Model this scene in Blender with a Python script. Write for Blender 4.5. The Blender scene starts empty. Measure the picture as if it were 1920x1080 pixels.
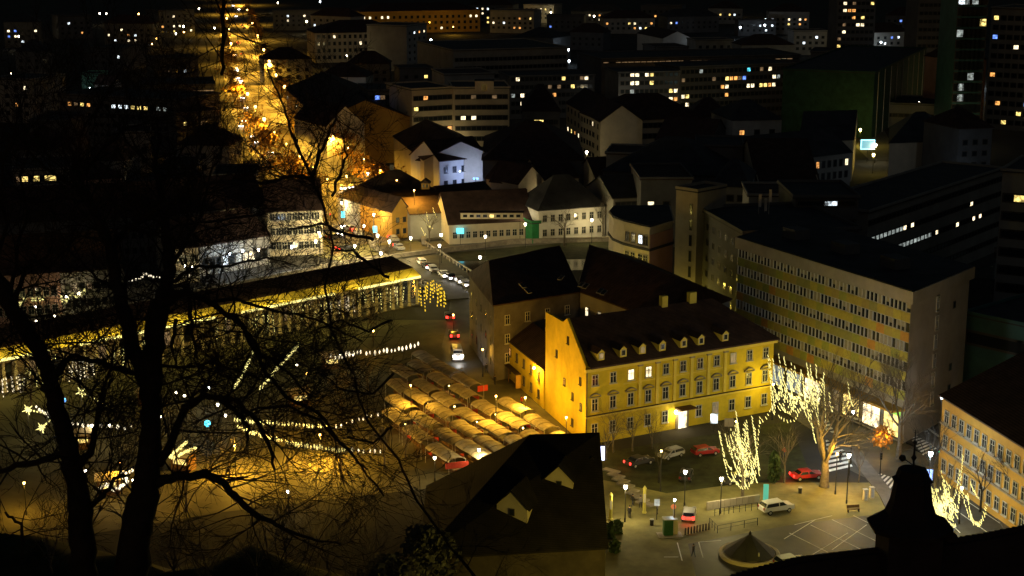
import bpy, math, random
from mathutils import Vector
R=random.Random(7)
sc=bpy.context.scene
C=sc.collection
rad=math.radians

# ------------------------------------------------------------------ camera
PITCH=rad(13.2); H=77.0; F=2900.0
cam_d=bpy.data.cameras.new('camera'); cam=bpy.data.objects.new('camera',cam_d); C.objects.link(cam)
cam.location=(0,0,H); cam.rotation_euler=(rad(90)-PITCH,0,0)
cam_d.sensor_width=36; cam_d.lens=36*F/1920; cam_d.clip_start=.5; cam_d.clip_end=9000
sc.camera=cam
# ------------------------------------------------------------------ night sky, moon
w=bpy.data.worlds.new('World'); sc.world=w; w.use_nodes=True
nt=w.node_tree; sky=nt.nodes.new('ShaderNodeTexSky'); sky.sky_type='NISHITA'; sky.sun_disc=False
sky.sun_elevation=rad(4); sky.sun_rotation=rad(200)
bg=nt.nodes['Background']; nt.links.new(sky.outputs[0],bg.inputs[0]); bg.inputs[1].default_value=SKY_STRENGTH=0.009
sd=bpy.data.lights.new('moon','SUN'); sd.energy=0.012; sd.angle=rad(10); sd.color=(.8,.88,1)
so=bpy.data.objects.new('moon',sd); C.objects.link(so); so.rotation_euler=(rad(50),0,rad(20))
sc.view_settings.view_transform='Standard'; sc.view_settings.look='None'; sc.view_settings.exposure=0; sc.view_settings.gamma=1
sc.render.engine='CYCLES'
cy=sc.cycles; cy.max_bounces=4; cy.diffuse_bounces=2; cy.glossy_bounces=2; cy.transmission_bounces=2
cy.use_denoising=True; cy.sample_clamp_indirect=2.0; cy.sample_clamp_direct=0; cy.use_light_tree=True
try: cy.denoiser='OPENIMAGEDENOISE'
except Exception: pass

# ------------------------------------------------------------------ picture <-> place
cP,sP=math.cos(PITCH),math.sin(PITCH)
def ray(px,py):
    x=(px-960)/F; y=(540-py)/F
    return Vector((x,cP+y*sP,-sP+y*cP))
def at(px,py,z=0.0):
    d=ray(px,py); t=(z-H)/d.z
    return Vector((d.x*t,d.y*t,z))
def far(px,py,Y):
    d=ray(px,py); t=Y/d.y
    return Vector((d.x*t,Y,H+d.z*t))
def proj(p):
    dy=p[1]; dz=p[2]-H
    f=dy*cP-dz*sP; u=dy*sP+dz*cP
    return 960+F*p[0]/f, 540-F*u/f

# ------------------------------------------------------------------ materials
MATS={}
def mat(name,col,rough=.8,vary=.25,scale=.6,spec=.3,metal=0.,bump=0.,emit=None,es=0.,stripes=None):
    if name in MATS: return MATS[name]
    m=bpy.data.materials.new(name); m.use_nodes=True; n=m.node_tree; L=n.links
    b=n.nodes['Principled BSDF']; b.inputs['Roughness'].default_value=rough; b.inputs['Metallic'].default_value=metal
    b.inputs['Specular IOR Level'].default_value=spec
    c=(*col,1)
    if vary>0:
        tc=n.nodes.new('ShaderNodeTexCoord'); no=n.nodes.new('ShaderNodeTexNoise'); no.inputs['Scale'].default_value=scale; no.inputs['Detail'].default_value=6
        no.inputs['Roughness'].default_value=.65
        L.new(tc.outputs['Object'],no.inputs['Vector'])
        cr=n.nodes.new('ShaderNodeValToRGB'); cr.color_ramp.elements[0].position=.3; cr.color_ramp.elements[1].position=.72
        cr.color_ramp.elements[0].color=(*[k*(1-vary) for k in col],1); cr.color_ramp.elements[1].color=(*[min(1,k*(1+vary)) for k in col],1)
        L.new(no.outputs['Fac'],cr.inputs[0]); out=cr.outputs[0]
        if stripes:
            wv=n.nodes.new('ShaderNodeTexWave'); wv.bands_direction=stripes[0]; wv.inputs['Scale'].default_value=stripes[1]; wv.inputs['Distortion'].default_value=.6; wv.inputs['Detail'].default_value=1
            L.new(tc.outputs['Object'],wv.inputs['Vector'])
            mx=n.nodes.new('ShaderNodeMixRGB'); mx.blend_type='MULTIPLY'; mx.inputs[0].default_value=.6
            L.new(out,mx.inputs[1]); L.new(wv.outputs['Color'],mx.inputs[2]); out=mx.outputs[0]
        L.new(out,b.inputs['Base Color'])
        if bump:
            bp=n.nodes.new('ShaderNodeBump'); bp.inputs['Strength'].default_value=bump
            n2=n.nodes.new('ShaderNodeTexNoise'); n2.inputs['Scale'].default_value=scale*6; n2.inputs['Detail'].default_value=4
            L.new(tc.outputs['Object'],n2.inputs['Vector']); L.new(n2.outputs['Fac'],bp.inputs['Height']); L.new(bp.outputs[0],b.inputs['Normal'])
    else: b.inputs['Base Color'].default_value=c
    if emit:
        b.inputs['Emission Color'].default_value=(*emit,1); b.inputs['Emission Strength'].default_value=es
        m.cycles.emission_sampling='NONE'
    MATS[name]=m; return m
asphalt=mat('asphalt',(.065,.063,.05),.6,.5,.2,bump=.25)
ground_m=mat('dark_ground',(.035,.033,.03),.95,.5,.05)
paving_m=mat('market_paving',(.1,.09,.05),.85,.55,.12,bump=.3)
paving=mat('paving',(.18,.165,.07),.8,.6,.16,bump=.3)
sidewalk=mat('pavement',(.13,.12,.105),.85,.3,.5)
grass=mat('grass',(.04,.043,.016),.95,.5,.5,bump=.6)
water=mat('river_water',(.01,.014,.012),.12,.2,.4,spec=.6,bump=.15)
stone=mat('stone',(.26,.23,.19),.9,.4,.7,bump=.5)
paint=mat('road_paint',(.75,.75,.7),.6,.3,1.2)
kerb=mat('kerb',(.3,.29,.27),.8,.2,1)
roof_t=mat('roof_tiles',(.085,.05,.042),.85,.45,.5,bump=.3,stripes=('Z',2.2))
roof_g=mat('roof_grey',(.05,.05,.055),.8,.4,.3,bump=.2)
roof_b=mat('roof_brown',(.1,.065,.045),.85,.4,.5,bump=.3,stripes=('Z',2.2))
yel=mat('yellow_plaster',(.6,.45,.03),.85,.25,.3,bump=.25)
yel2=mat('pale_yellow_trim',(.68,.54,.1),.8,.1,.6)
cream=mat('cream_plaster',(.55,.48,.36),.85,.16,.25)
white_p=mat('white_plaster',(.68,.66,.62),.85,.12,.25)
grey_p=mat('grey_plaster',(.3,.29,.27),.85,.2,.2)
dark_p=mat('dark_plaster',(.12,.12,.125),.85,.25,.2)
pink_p=mat('pink_plaster',(.5,.3,.25),.85,.15,.2)
ochre=mat('ochre_plaster',(.5,.3,.06),.85,.2,.25)
green_n=mat('green_netting',(.03,.08,.055),.8,.4,.4)
teal_p=mat('teal_cladding',(.05,.13,.13),.6,.3,.2)
conc=mat('concrete',(.33,.3,.25),.85,.18,.3)
metal=mat('dark_metal',(.05,.05,.05),.45,.2,3,metal=.6)
galv=mat('pale_metal',(.4,.4,.4),.45,.2,3,metal=.4)
glassd=mat('dark_glass',(.02,.025,.03),.12,0,spec=.7)
framew=mat('window_frame_white',(.5,.48,.42),.6,.1,2)
framed=mat('window_frame_dark',(.08,.07,.06),.6,.1,2)
asphalt_bright=mat('brightened_asphalt',(.16,.14,.11),.6,.35,.2,bump=.2)  # lighter copy of asphalt: the avenue's lamp glow is put into its colour
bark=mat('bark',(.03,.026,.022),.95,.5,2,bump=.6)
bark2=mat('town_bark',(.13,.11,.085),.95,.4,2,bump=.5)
fabric=mat('canopy_fabric',(.42,.36,.25),.8,.4,.9,bump=.3)
redc=mat('red_cloth',(.5,.05,.03),.8,.2,2)
wood=mat('wood',(.16,.09,.045),.8,.3,2)
rubber=mat('rubber',(.015,.015,.015),.85,.2,3)
LIT={}
for k,c,s in (('w',(1,.82,.5),2.6),('o',(1,.42,.1),1.7),('y',(1,.72,.2),2.2),('c',(.8,.92,1),2.6),('b',(.15,.3,1),1.8),('d',(1,.6,.28),.22),('g',(.75,.85,.8),.5),('t',(.1,.75,.95),2.2)):
    LIT[k]=mat('lit_window_'+k,(.3,.3,.3),.4,0,emit=c,es=s)
    _n=LIT[k].node_tree; _b=_n.nodes['Principled BSDF']; _g=_n.nodes.new('ShaderNodeNewGeometry'); _t=_n.nodes.new('ShaderNodeTexNoise'); _t.inputs['Scale'].default_value=1.1; _t.inputs['Detail'].default_value=2
    _m=_n.nodes.new('ShaderNodeMapRange'); _m.inputs[1].default_value=.32; _m.inputs[2].default_value=.68; _m.inputs[3].default_value=s*.12; _m.inputs[4].default_value=s*1.25
    _n.links.new(_g.outputs['Position'],_t.inputs['Vector']); _n.links.new(_t.outputs['Fac'],_m.inputs[0]); _n.links.new(_m.outputs[0],_b.inputs['Emission Strength'])
HEAD={k:mat('lamp_glow_'+k,(.5,.5,.5),.4,0,emit=c,es=18) for k,c in (('w',(1,.88,.66)),('o',(1,.5,.12)),('c',(.78,.92,1)),('y',(1,.75,.25)))}
COL={'w':(1,.78,.34),'o':(1,.52,.045),'c':(.7,.86,1),'y':(1,.74,.09)}
fairy=mat('fairy_bulb',(.5,.5,.4),.4,0,emit=(1,.88,.3),es=1.35)
fairyg=mat('fairy_bulb_gold',(.5,.4,.1),.4,0,emit=(1,.66,.04),es=1.1)
fairyw=mat('fairy_bulb_white',(.5,.5,.5),.4,0,emit=(1,.86,.6),es=1.6)
redl=mat('tail_light',(.3,.01,.01),.3,0,emit=(1,.03,.02),es=6)
whl=mat('head_light',(.8,.8,.8),.3,0,emit=(1,.95,.9),es=14)
bluel=mat('blue_glow',(.1,.2,.5),.3,0,emit=(.1,.35,1),es=5)
cyanl=mat('cyan_glow',(.1,.4,.5),.3,0,emit=(.08,.75,1),es=3)
signc=mat('sign_glow',(.4,.6,.7),.3,0,emit=(.35,.85,1),es=2.4)
greenl=mat('green_glow',(.1,.4,.2),.3,0,emit=(.05,1,.45),es=5)

# ------------------------------------------------------------------ mesh builder
class MB:
    def __init__(s): s.v=[]; s.f=[]; s.m=[]; s.mats=[]
    def mi(s,m):
        if m not in s.mats: s.mats.append(m)
        return s.mats.index(m)
    def face(s,pts,m):
        b=len(s.v); s.v+= [tuple(p) for p in pts]; s.f.append(tuple(range(b,b+len(pts)))); s.m.append(s.mi(m))
    def hexa(s,b4,t4,m):
        b=len(s.v); s.v+=[tuple(p) for p in b4]+[tuple(p) for p in t4]; k=s.mi(m)
        for f in ((3,2,1,0),(4,5,6,7),(0,1,5,4),(1,2,6,5),(2,3,7,6),(3,0,4,7)):
            s.f.append(tuple(b+i for i in f)); s.m.append(k)
    def box(s,c,d,m,rz=0.,taper=1.):
        cx,cy,cz=c; a,bb,h=d[0]/2,d[1]/2,d[2]/2; co,si=math.cos(rz),math.sin(rz)
        def q(x,y,z): return (cx+x*co-y*si,cy+x*si+y*co,cz+z)
        t=taper
        s.hexa([q(-a,-bb,-h),q(a,-bb,-h),q(a,bb,-h),q(-a,bb,-h)],[q(-a*t,-bb*t,h),q(a*t,-bb*t,h),q(a*t,bb*t,h),q(-a*t,bb*t,h)],m)
    def prism(s,poly,z0,z1,m,bottom=True):
        n=len(poly); b=len(s.v); k=s.mi(m)
        s.v+=[(p[0],p[1],z0) for p in poly]+[(p[0],p[1],z1) for p in poly]
        for i in range(n):
            j=(i+1)%n; s.f.append((b+i,b+j,b+n+j,b+n+i)); s.m.append(k)
        s.f.append(tuple(b+n+i for i in range(n))); s.m.append(k)
        if bottom: s.f.append(tuple(b+i for i in reversed(range(n)))); s.m.append(k)
    def tube(s,pts,rs,m,sides=6,cap=True):
        pts=[Vector(p) for p in pts]
        if not isinstance(rs,(list,tuple)): rs=[rs]*len(pts)
        b=len(s.v); k=s.mi(m); n=len(pts); ref=None
        for i,p in enumerate(pts):
            d=(pts[min(i+1,n-1)]-pts[max(i-1,0)])
            if d.length<1e-9: d=Vector((0,0,1))
            d.normalize()
            if ref is None: ref=Vector((1,0,0)) if abs(d.x)<.8 else Vector((0,1,0))
            u=ref-d*ref.dot(d)
            if u.length<1e-3: u=d.orthogonal()
            u.normalize(); ref=u; v=d.cross(u)
            for j in range(sides):
                a=2*math.pi*j/sides; q=p+(u*math.cos(a)+v*math.sin(a))*rs[i]; s.v.append((q.x,q.y,q.z))
        for i in range(n-1):
            for j in range(sides):
                j2=(j+1)%sides; s.f.append((b+i*sides+j,b+i*sides+j2,b+(i+1)*sides+j2,b+(i+1)*sides+j)); s.m.append(k)
        if cap:
            s.f.append(tuple(b+j for j in reversed(range(sides)))); s.m.append(k)
            s.f.append(tuple(b+(n-1)*sides+j for j in range(sides))); s.m.append(k)
    def lathe(s,prof,m,sides=12,c=(0,0,0),rot=0.,sq=False):
        b=len(s.v); k=s.mi(m)
        for r,z in prof:
            for j in range(sides):
                a=rot+2*math.pi*j/sides; s.v.append((c[0]+r*math.cos(a),c[1]+r*math.sin(a),c[2]+z))
        for i in range(len(prof)-1):
            for j in range(sides):
                j2=(j+1)%sides; s.f.append((b+i*sides+j,b+i*sides+j2,b+(i+1)*sides+j2,b+(i+1)*sides+j)); s.m.append(k)
        s.f.append(tuple(b+j for j in reversed(range(sides)))); s.m.append(k)
        s.f.append(tuple(b+(len(prof)-1)*sides+j for j in range(sides))); s.m.append(k)
    def ball(s,c,r,m,seg=8,rings=5,sz=1.):
        prof=[(max(.001,r*math.sin(math.pi*i/rings)),-r*sz*math.cos(math.pi*i/rings)) for i in range(rings+1)]
        s.lathe(prof,m,seg,c)
    def shift(s,o):
        s.v=[(a-o[0],b-o[1],c-o[2]) for a,b,c in s.v]; return s
    def mesh(s,name,smooth=False):
        me=bpy.data.meshes.new(name); me.from_pydata(s.v,[],s.f)
        for m in s.mats: me.materials.append(m)
        me.polygons.foreach_set('material_index',s.m)
        if smooth: me.polygons.foreach_set('use_smooth',[True]*len(s.f))
        me.update(); return me
    def build(s,name,parent=None,smooth=False,loc=(0,0,0),kind=None):
        return link(name,s.mesh(name,smooth),parent,loc,0,kind)
def link(name,me,parent=None,loc=(0,0,0),rz=0.,kind=None):
    o=bpy.data.objects.new(name,me); C.objects.link(o); o.location=loc; o.rotation_euler=(0,0,rz)
    if parent: o.parent=parent
    if kind: o['kind']=kind
    return o
def tag(o,label,cat,group=None):
    o['label']=label; o['category']=cat
    if group: o['group']=group
    return o
def thing(name,label,cat,loc=(0,0,0),rz=0.,group=None):
    o=bpy.data.objects.new(name,None); C.objects.link(o); o.location=loc; o.rotation_euler=(0,0,rz); o.empty_display_size=.3
    return tag(o,label,cat,group)
def copy_tree(o,parent=None):
    c=o.copy(); C.objects.link(c)
    if parent: c.parent=parent
    for ch in o.children: copy_tree(ch,c)
    return c
ORD=['first','second','third','fourth','fifth','sixth','seventh','eighth','ninth','tenth','eleventh','twelfth','thirteenth','fourteenth','fifteenth','sixteenth','seventeenth','eighteenth','nineteenth','twentieth']
for t_ in ('twenty','thirty','forty','fifty'):
    ORD+=[t_+'-'+x for x in ORD[:9]]+[{'twenty':'thirtieth','thirty':'fortieth','forty':'fiftieth','fifty':'sixtieth'}[t_]]

# ------------------------------------------------------------------ windows
WC={}
def winmesh(w,h,lit,detail,frame):
    key=(round(w,2),round(h,2),lit,detail,frame.name)
    if key in WC: return WC[key]
    pm=LIT[lit] if lit else glassd
    if detail:
        f=MB(); t=.09
        for x in (-w/2+t/2,w/2-t/2): f.box((x,-.03,h/2),(t,.14,h),frame)
        for z in (t/2,h-t/2): f.box((0,-.03,z),(w-2*t,.14,t),frame)
        f.box((0,-.02,h/2),(.07,.1,h-2*t),frame); f.box((0,-.018,h*.62),(w-2*t,.08,.07),frame)
        p=MB(); p.box((0,0,h/2),(w-2*t+.02,.04,h-2*t+.02),pm)
        s=MB(); s.box((0,-.11,-.06),(w+.25,.24,.1),frame)
        r=(f.mesh('window'),p.mesh('pane'),s.mesh('sill'))
    else:
        f=MB(); f.box((0,0,h/2),(w,.08,h),frame); t=.12*w
        g=-.045
        f.face([(-w/2+t,g,t),(w/2-t,g,t),(w/2-t,g,h-t),(-w/2+t,g,h-t)],pm)
        r=(f.mesh('window'),)
    WC[key]=r; return r
def add_window(P,rz,parent,w,h,lit=None,detail=False,frame=framed):
    ms=winmesh(w,h,lit,detail,frame)
    o=link('window',ms[0],parent,P,rz)
    if detail:
        link('pane',ms[1],o); link('sill',ms[2],o)
    return o
def facade(parent,org,P,Q,z0,dz,rows,cols,w,h,lit=(),prob=0,detail=False,frame=framed,margin=.6,skip=None,snap=26,keys='wyo'):
    """a grid of windows on the wall from P to Q (seen from outside, left to right)"""
    P=Vector((P[0],P[1],0)); Q=Vector((Q[0],Q[1],0)); d=Q-P; L=d.length; d.normalize()
    n=Vector((d.y,-d.x,0)); rz=math.atan2(d.y,d.x)
    cells={}
    for r in range(rows):
        for c in range(cols):
            if skip and skip(r,c): continue
            s=margin+(L-2*margin)*(c+.5)/cols
            p=P+d*s+n*.03; p.z=z0+r*dz; cells[(r,c)]=p
    L2={}
    for (lx,ly,k) in lit:
        best=None
        for kk,p in cells.items():
            u,v=proj((p.x,p.y,p.z+h/2)); e=math.hypot(u-lx,v-ly)
            if (best is None or e<best[0]) and kk not in L2: best=(e,kk)
        if best and best[0]<snap: L2[best[1]]=k
    for kk,p in cells.items():
        k=L2.get(kk)
        if not k and prob and R.random()<prob: k=R.choice(keys)
        add_window(p-org,rz,parent,w,h,k,detail,frame)

def ccw(pts):
    a=sum(pts[i][0]*pts[(i+1)%len(pts)][1]-pts[(i+1)%len(pts)][0]*pts[i][1] for i in range(len(pts)))
    return a>0
def V2(p): return Vector((p[0],p[1],0))
def building(name,label,A,B,D,h,roof='gable',rh=4.,wall=cream,rmat=roof_t,wins=(),cat='building',group=None,over=.4,inset=None,front=None,z0=0.,chim=0,swap=False,ridge=None):
    """A,B = ends of the wall towards the camera (left, right); D = vector (or depth) to the wall behind.
    wins: list of dict(edge='f'|'l'|'r', rows, cols, ...)"""
    A=V2(A);B=V2(B); u=(B-A); L=u.length; u=u/L
    if not hasattr(D,'__len__'): D=Vector((-u.y,u.x,0))*D
    D=V2(D)
    Cc=B+D; Dd=A+D
    org=(A+B+Cc+Dd)/4; org.z=z0
    t=thing(name,label,cat,org,0,group)
    wl=MB(); poly=[A-org,B-org,Cc-org,Dd-org]
    if not ccw(poly): poly=poly[::-1]
    wl.prism(poly,0,h,wall); wl_o=wl.build('wall',t)
    rf=MB(); n=D.normalized(); dl=D.length
    if roof=='flat':
        k=over
        P=[A-u*k-n*k,B+u*k-n*k,Cc+u*k+n*k,Dd-u*k+n*k]
        P=[p-org for p in P]
        rf.prism(P if ccw(P) else P[::-1],h+.003,h+.25,rmat)
        rf.build('roof',t)
        pr=MB()
        for a,b in ((0,1),(1,2),(2,3),(3,0)):
            a,b=P[a],P[b]; dd=(b-a); ang=math.atan2(dd.y,dd.x); m=(a+b)/2
            nn=Vector((-dd.y,dd.x,0)).normalized()*.18
            if (m+nn).length>m.length: nn=-nn
            m=m+nn
            pr.box((m.x,m.y,h+.5),(dd.length-.01*(a.x>0),.3,.5),wall,ang)
        pr.build('parapet',t)
    else:
        e=over; drop=rh/(dl/2)*e
        A1,B1=A-u*e-n*e,B+u*e-n*e; C1,D1=Cc+u*e+n*e,Dd-u*e+n*e
        for q in (A1,B1,C1,D1): q.z=h-drop
        ins=inset if inset is not None else (min(dl*.5,(dl if swap else L)*.42) if roof=='hip' else -e)
        if swap: # ridge runs front to back
            half=L/2
            r1=(A+B)/2+n*(ins if roof=='hip' else -e); r2=(Cc+Dd)/2-n*(ins if roof=='hip' else -e)
            r1.z=r2.z=h+rh
            faces=[(A1,r1,r2,D1),(B1,C1,r2,r1)]
            ends=[((A1,B1,r1),(A,B,(A+B)/2)),((C1,D1,r2),(Cc,Dd,(Cc+Dd)/2))]
        else:
            r1=(A+Dd)/2+u*ins; r2=(B+Cc)/2-u*ins
            r1.z=r2.z=h+rh
            faces=[(A1,B1,r2,r1),(D1,r1,r2,C1)]
            ends=[((D1,A1,r1),(Dd,A,(A+Dd)/2)),((B1,C1,r2),(B,Cc,(B+Cc)/2))]
        th=Vector((0,0,.22))
        def up(f): return [Vector((p.x-org.x,p.y-org.y,p.z)) for p in f]
        allf=list(faces)
        if roof=='hip': allf+= [x[0] for x in ends]
        for f in allf:
            g=up(f)
            nn=(g[1]-g[0]).cross(g[2]-g[0])
            if nn.z<0: g=g[::-1]
            rf.face([p+th for p in g],rmat); rf.face([p+Vector((0,0,.02)) for p in g[::-1]],rmat)
            for i in range(len(g)):
                a,b=g[i],g[(i+1)%len(g)]; rf.face([a+Vector((0,0,.02)),b+Vector((0,0,.02)),b+th,a+th],rmat)
        ro=rf.build('roof',t)
        if roof=='gable':
            for _,(a,b,m) in ends:
                g=MB(); a=a-org;b=b-org;m=m-org; k=(b-a).normalized(); inn=Vector((-k.y,k.x,0))*.25
                if (m+inn).length>m.length: inn=-inn
                T=[Vector((a.x,a.y,h)),Vector((b.x,b.y,h)),Vector((m.x,m.y,h+rh))]
                T2=[q+inn for q in T]
                g.face(T,wall); g.face(T2[::-1],wall)
                g.face([T[1],T2[1],T2[2],T[2]],wall); g.face([T[0],T[2],T2[2],T2[0]],wall)
                g.build('gable',t)
        for i in range(chim):
            s=(i+.5)/chim*.8+.1; p=r1.lerp(r2,s)-org; p=p+n*R.uniform(-1.2,1.2)
            c=MB(); c.box((p.x,p.y,h+rh*.85+.4),(.9,.7,rh*.3+2.2),wall,math.atan2(u.y,u.x)); c.box((p.x,p.y,h+rh+1.75),(1.1,.9,.14),metal,math.atan2(u.y,u.x))
            c.build('chimney',ro)
    E={'f':(A,B),'r':(B,Cc),'l':(Dd,A)}
    for wd in wins:
        wd=dict(wd); a,b=E[wd.pop('edge','f')]
        if 'span' in wd:
            s0,s1=wd.pop('span'); a,b=a.lerp(b,s0),a.lerp(b,s1)
        facade(t,Vector((org.x,org.y,0)),a,b,**wd)
    t['_A']=0; del t['_A']
    return t,dict(A=A,B=B,C=Cc,D=Dd,u=u,n=n,org=org,L=L,h=h)

# ------------------------------------------------------------------ lamps
def real_light(parent,loc,power,col,size=.25,name='light',spot=0):
    if power<=0: return
    l=bpy.data.lights.new(name,'SPOT' if spot else 'POINT')
    if spot:
        l.spot_size=rad(spot); l.spot_blend=.5
    l.energy=power; l.color=col; l.shadow_soft_size=size
    o=bpy.data.objects.new(name,l); C.objects.link(o); o.location=loc
    if parent: o.parent=parent
    return o
def street_lamp(px,py,h,key,power,label,r=.28,group=None,base=None,gy=0,spot=0):
    """a lamp whose glowing head stands at height h"""
    p=at(px,py,h+gy) if base is None else Vector((base[0],base[1],h)); g=Vector((p.x,p.y,gy))
    t=thing('street_lamp',label,'street lamp',g,0,group)
    m=MB(); m.lathe([(.14,0),(.12,.5),(.075,.6),(.055,h-r*1.4)],metal,8); m.build('pole',t)
    m=MB(); m.lathe([(r*.5,h-r*1.4),(r,h-r*.2),(r*.95,h+r*.5),(r*.35,h+r*.95)],HEAD[key],10); m.build('lamp_globe',t,smooth=True)
    m=MB(); m.lathe([(r*1.1,h+r*.96),(r*.9,h+r*1.15),(.05,h+r*1.5)],metal,10); m.build('lamp_cap',t)
    if power: 
        l=real_light(t,(0,0,h-r*2.2),power,COL[key],.3,spot=spot)
    return t
def wall_lamp(p,key,power,label,r=.2,rz=0,wall_n=(0,-1)):
    """small lamp on a bracket; p = place of the glowing head, wall_n = direction away from the wall"""
    t=thing('wall_lamp',label,'wall lamp',p)
    n=Vector((wall_n[0],wall_n[1],0)).normalized()
    m=MB(); m.tube([(0,0,r),(-n.x*.3,-n.y*.3,r+.15),(-n.x*.62,-n.y*.62,.05)],.035,metal); m.build('bracket',t)
    m=MB(); m.lathe([(r*.5,-r),(r,-r*.2),(r*.6,r*.8)],HEAD[key],8); m.build('lamp_glass',t)
    if power: real_light(t,(n.x*.25,n.y*.25,-r*1.8),power,COL[key],.15)
    return t
# ================================================================== SETTING
def sheet(name,px_pts,z,m,kind='structure',world=False):
    pts=[(p if world else at(p[0],p[1],0)) for p in px_pts]
    P=[Vector((p[0],p[1],z)) for p in pts]
    if not ccw(P): P=P[::-1]
    b=MB(); b.face(P,m); return b.build(name,kind=kind)
g=MB(); g.face([(-3500,-200,-.02),(3500,-200,-.02),(3500,6500,-.02),(-3500,6500,-.02)],ground_m); g.build('ground',kind='structure')
# castle hillside falling away below the camera, with the low shoulder at the left
def hz(x,y):
    u=max(0,min(1,(y+20)/175)); s=u*u*(3-2*u); z=58*(1-s)
    sh=1/(1+math.exp((x+15)/5.)); z=max(z,(13.5+1.8*math.sin(x*.21)+1.1*math.sin(y*.35+x*.5))*math.exp(-((y-150)/15)**2)*sh)
    if y>174: z=min(z,-.5)
    return z-.4
hb=MB(); nx,ny=70,60; k=hb.mi(grass)
for j in range(ny+1):
    for i in range(nx+1):
        x=-160+320*i/nx; y=-60+240*j/ny; hb.v.append((x,y,hz(x,y)))
for j in range(ny):
    for i in range(nx):
        a=j*(nx+1)+i; hb.f.append((a,a+1,a+nx+2,a+nx+1)); hb.m.append(k)
hb.build('hillside',smooth=True,kind='structure')
# squares, streets, quays
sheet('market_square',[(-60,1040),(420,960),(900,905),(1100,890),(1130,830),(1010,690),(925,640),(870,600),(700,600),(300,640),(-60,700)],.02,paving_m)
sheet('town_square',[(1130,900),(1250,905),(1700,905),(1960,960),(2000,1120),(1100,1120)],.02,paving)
sheet('small_park',[(1120,850),(1480,790),(1520,890),(1250,925),(1130,900)],.024,grass)
def road(name,pts,width,z=.03,m=asphalt,walks=0):
    W=[V2(p) for p in pts]
    def strip(o0,o1,z,mm,nm,zh=None):
        b=MB(); L=[];Rr=[]
        for i,p in enumerate(W):
            d=(W[min(i+1,len(W)-1)]-W[max(i-1,0)]).normalized(); n=Vector((-d.y,d.x,0))
            L.append(p+n*o0); Rr.append(p+n*o1)
        for i in range(len(W)-1):
            q=[L[i],L[i+1],Rr[i+1],Rr[i]]
            if not ccw(q): q=q[::-1]
            if zh: 
                b.hexa([(p.x,p.y,z) for p in q],[(p.x,p.y,zh) for p in q],mm)
            else: b.face([(p.x,p.y,z) for p in q],mm)
        return b.build(nm,kind='structure')
    strip(-width/2,width/2,z,m,name)
    if walks:
        strip(width/2,width/2+walks,-.01,sidewalk,'pavement',.14); strip(-width/2-walks,-width/2,-.01,sidewalk,'pavement',.14)
AV=[at(x,y) for x,y in ((432,-20),(447,60),(465,130),(487,200),(520,255),(560,310),(612,362),(668,412),(728,455))]
road('avenue',AV,17,.034,m=asphalt_bright,walks=5)
TS=[at(x,y) for x,y in ((1180,1150),(1300,1000),(1430,975),(1560,870),(1660,800),(1700,745),(1790,700))]
CR=[at(x,y) for x,y in ((1440,668),(1500,720),(1580,780),(1680,840),(1760,930),(1800,1000),(1830,1110))]
road('cross_street',CR,12,.032,walks=2.2)
road('side_street',[at(x,y) for x,y in ((1590,830),(1660,790),(1740,750),(1830,715))],9,.036)
sheet('junction',[(1530,790),(1590,760),(1700,745),(1765,800),(1760,900),(1690,925),(1640,905),(1590,880)],.03,asphalt)
sheet('shop_pavement',[(1430,700),(1500,690),(1760,745),(1700,765),(1600,775),(1520,760)],.038,sidewalk)
sheet('car_park',[(1310,1100),(1290,1020),(1480,985),(1640,965),(1700,1060),(1640,1110)],.028,asphalt)
# river Ljubljanica between its walls
RB=[at(x,y) for x,y in ((-200,650),(0,600),(340,540),(640,492),(780,480))]
RT=[at(x,y) for x,y in ((-200,610),(0,568),(340,512),(640,470),(800,455))]
rv=MB()
E1=[Vector((-150,250,0)),Vector((-82,262,0)),Vector((-22,318,0)),Vector((6,345,0)),Vector((60,352,0)),Vector((130,330,0))]
E2=[Vector((-150,290,0)),Vector((-88,300,0)),Vector((-38,352,0)),Vector((0,376,0)),Vector((60,384,0)),Vector((130,362,0))]
for i in range(5): rv.face([(*E1[i][:2],.01),(*E1[i+1][:2],.01),(*E2[i+1][:2],.01),(*E2[i][:2],.01)],water)
rv.build('river',kind='structure')
def long_wall(name,label,pts,h,th,m,z0=0,cap=True):
    o=V2(pts[0]); t=thing(name,label,'wall',o)
    for a,b in zip(pts[:-1],pts[1:]):
        a=V2(a)-o;b=V2(b)-o; d=b-a; mm=(a+b)/2
        w=MB(); w.box((mm.x,mm.y,z0+h/2),(d.length,th,h),m,math.atan2(d.y,d.x)); w.build('wall_section',t)
        if cap:
            w=MB(); w.box((mm.x,mm.y,z0+h+.08),(d.length,th+.2,.15),stone,math.atan2(d.y,d.x)); w.build('coping',t)
    return t
long_wall('embankment_wall','dark stone river wall along the far quay behind the arcade',E2,1.1,.5,stone)
sheet('quay_bank',[(830,455),(1140,438),(1150,485),(850,490)],.03,grass)
sheet('far_quay',[(0,520),(340,480),(420,500),(340,535),(0,600)],.03,sidewalk)
sheet('far_street',[(780,455),(1150,432),(1150,447),(800,478)],.034,sidewalk)
sheet('bridge_square',[(560,430),(700,410),(790,455),(800,490),(640,490),(540,470)],.026,paving)
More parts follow.
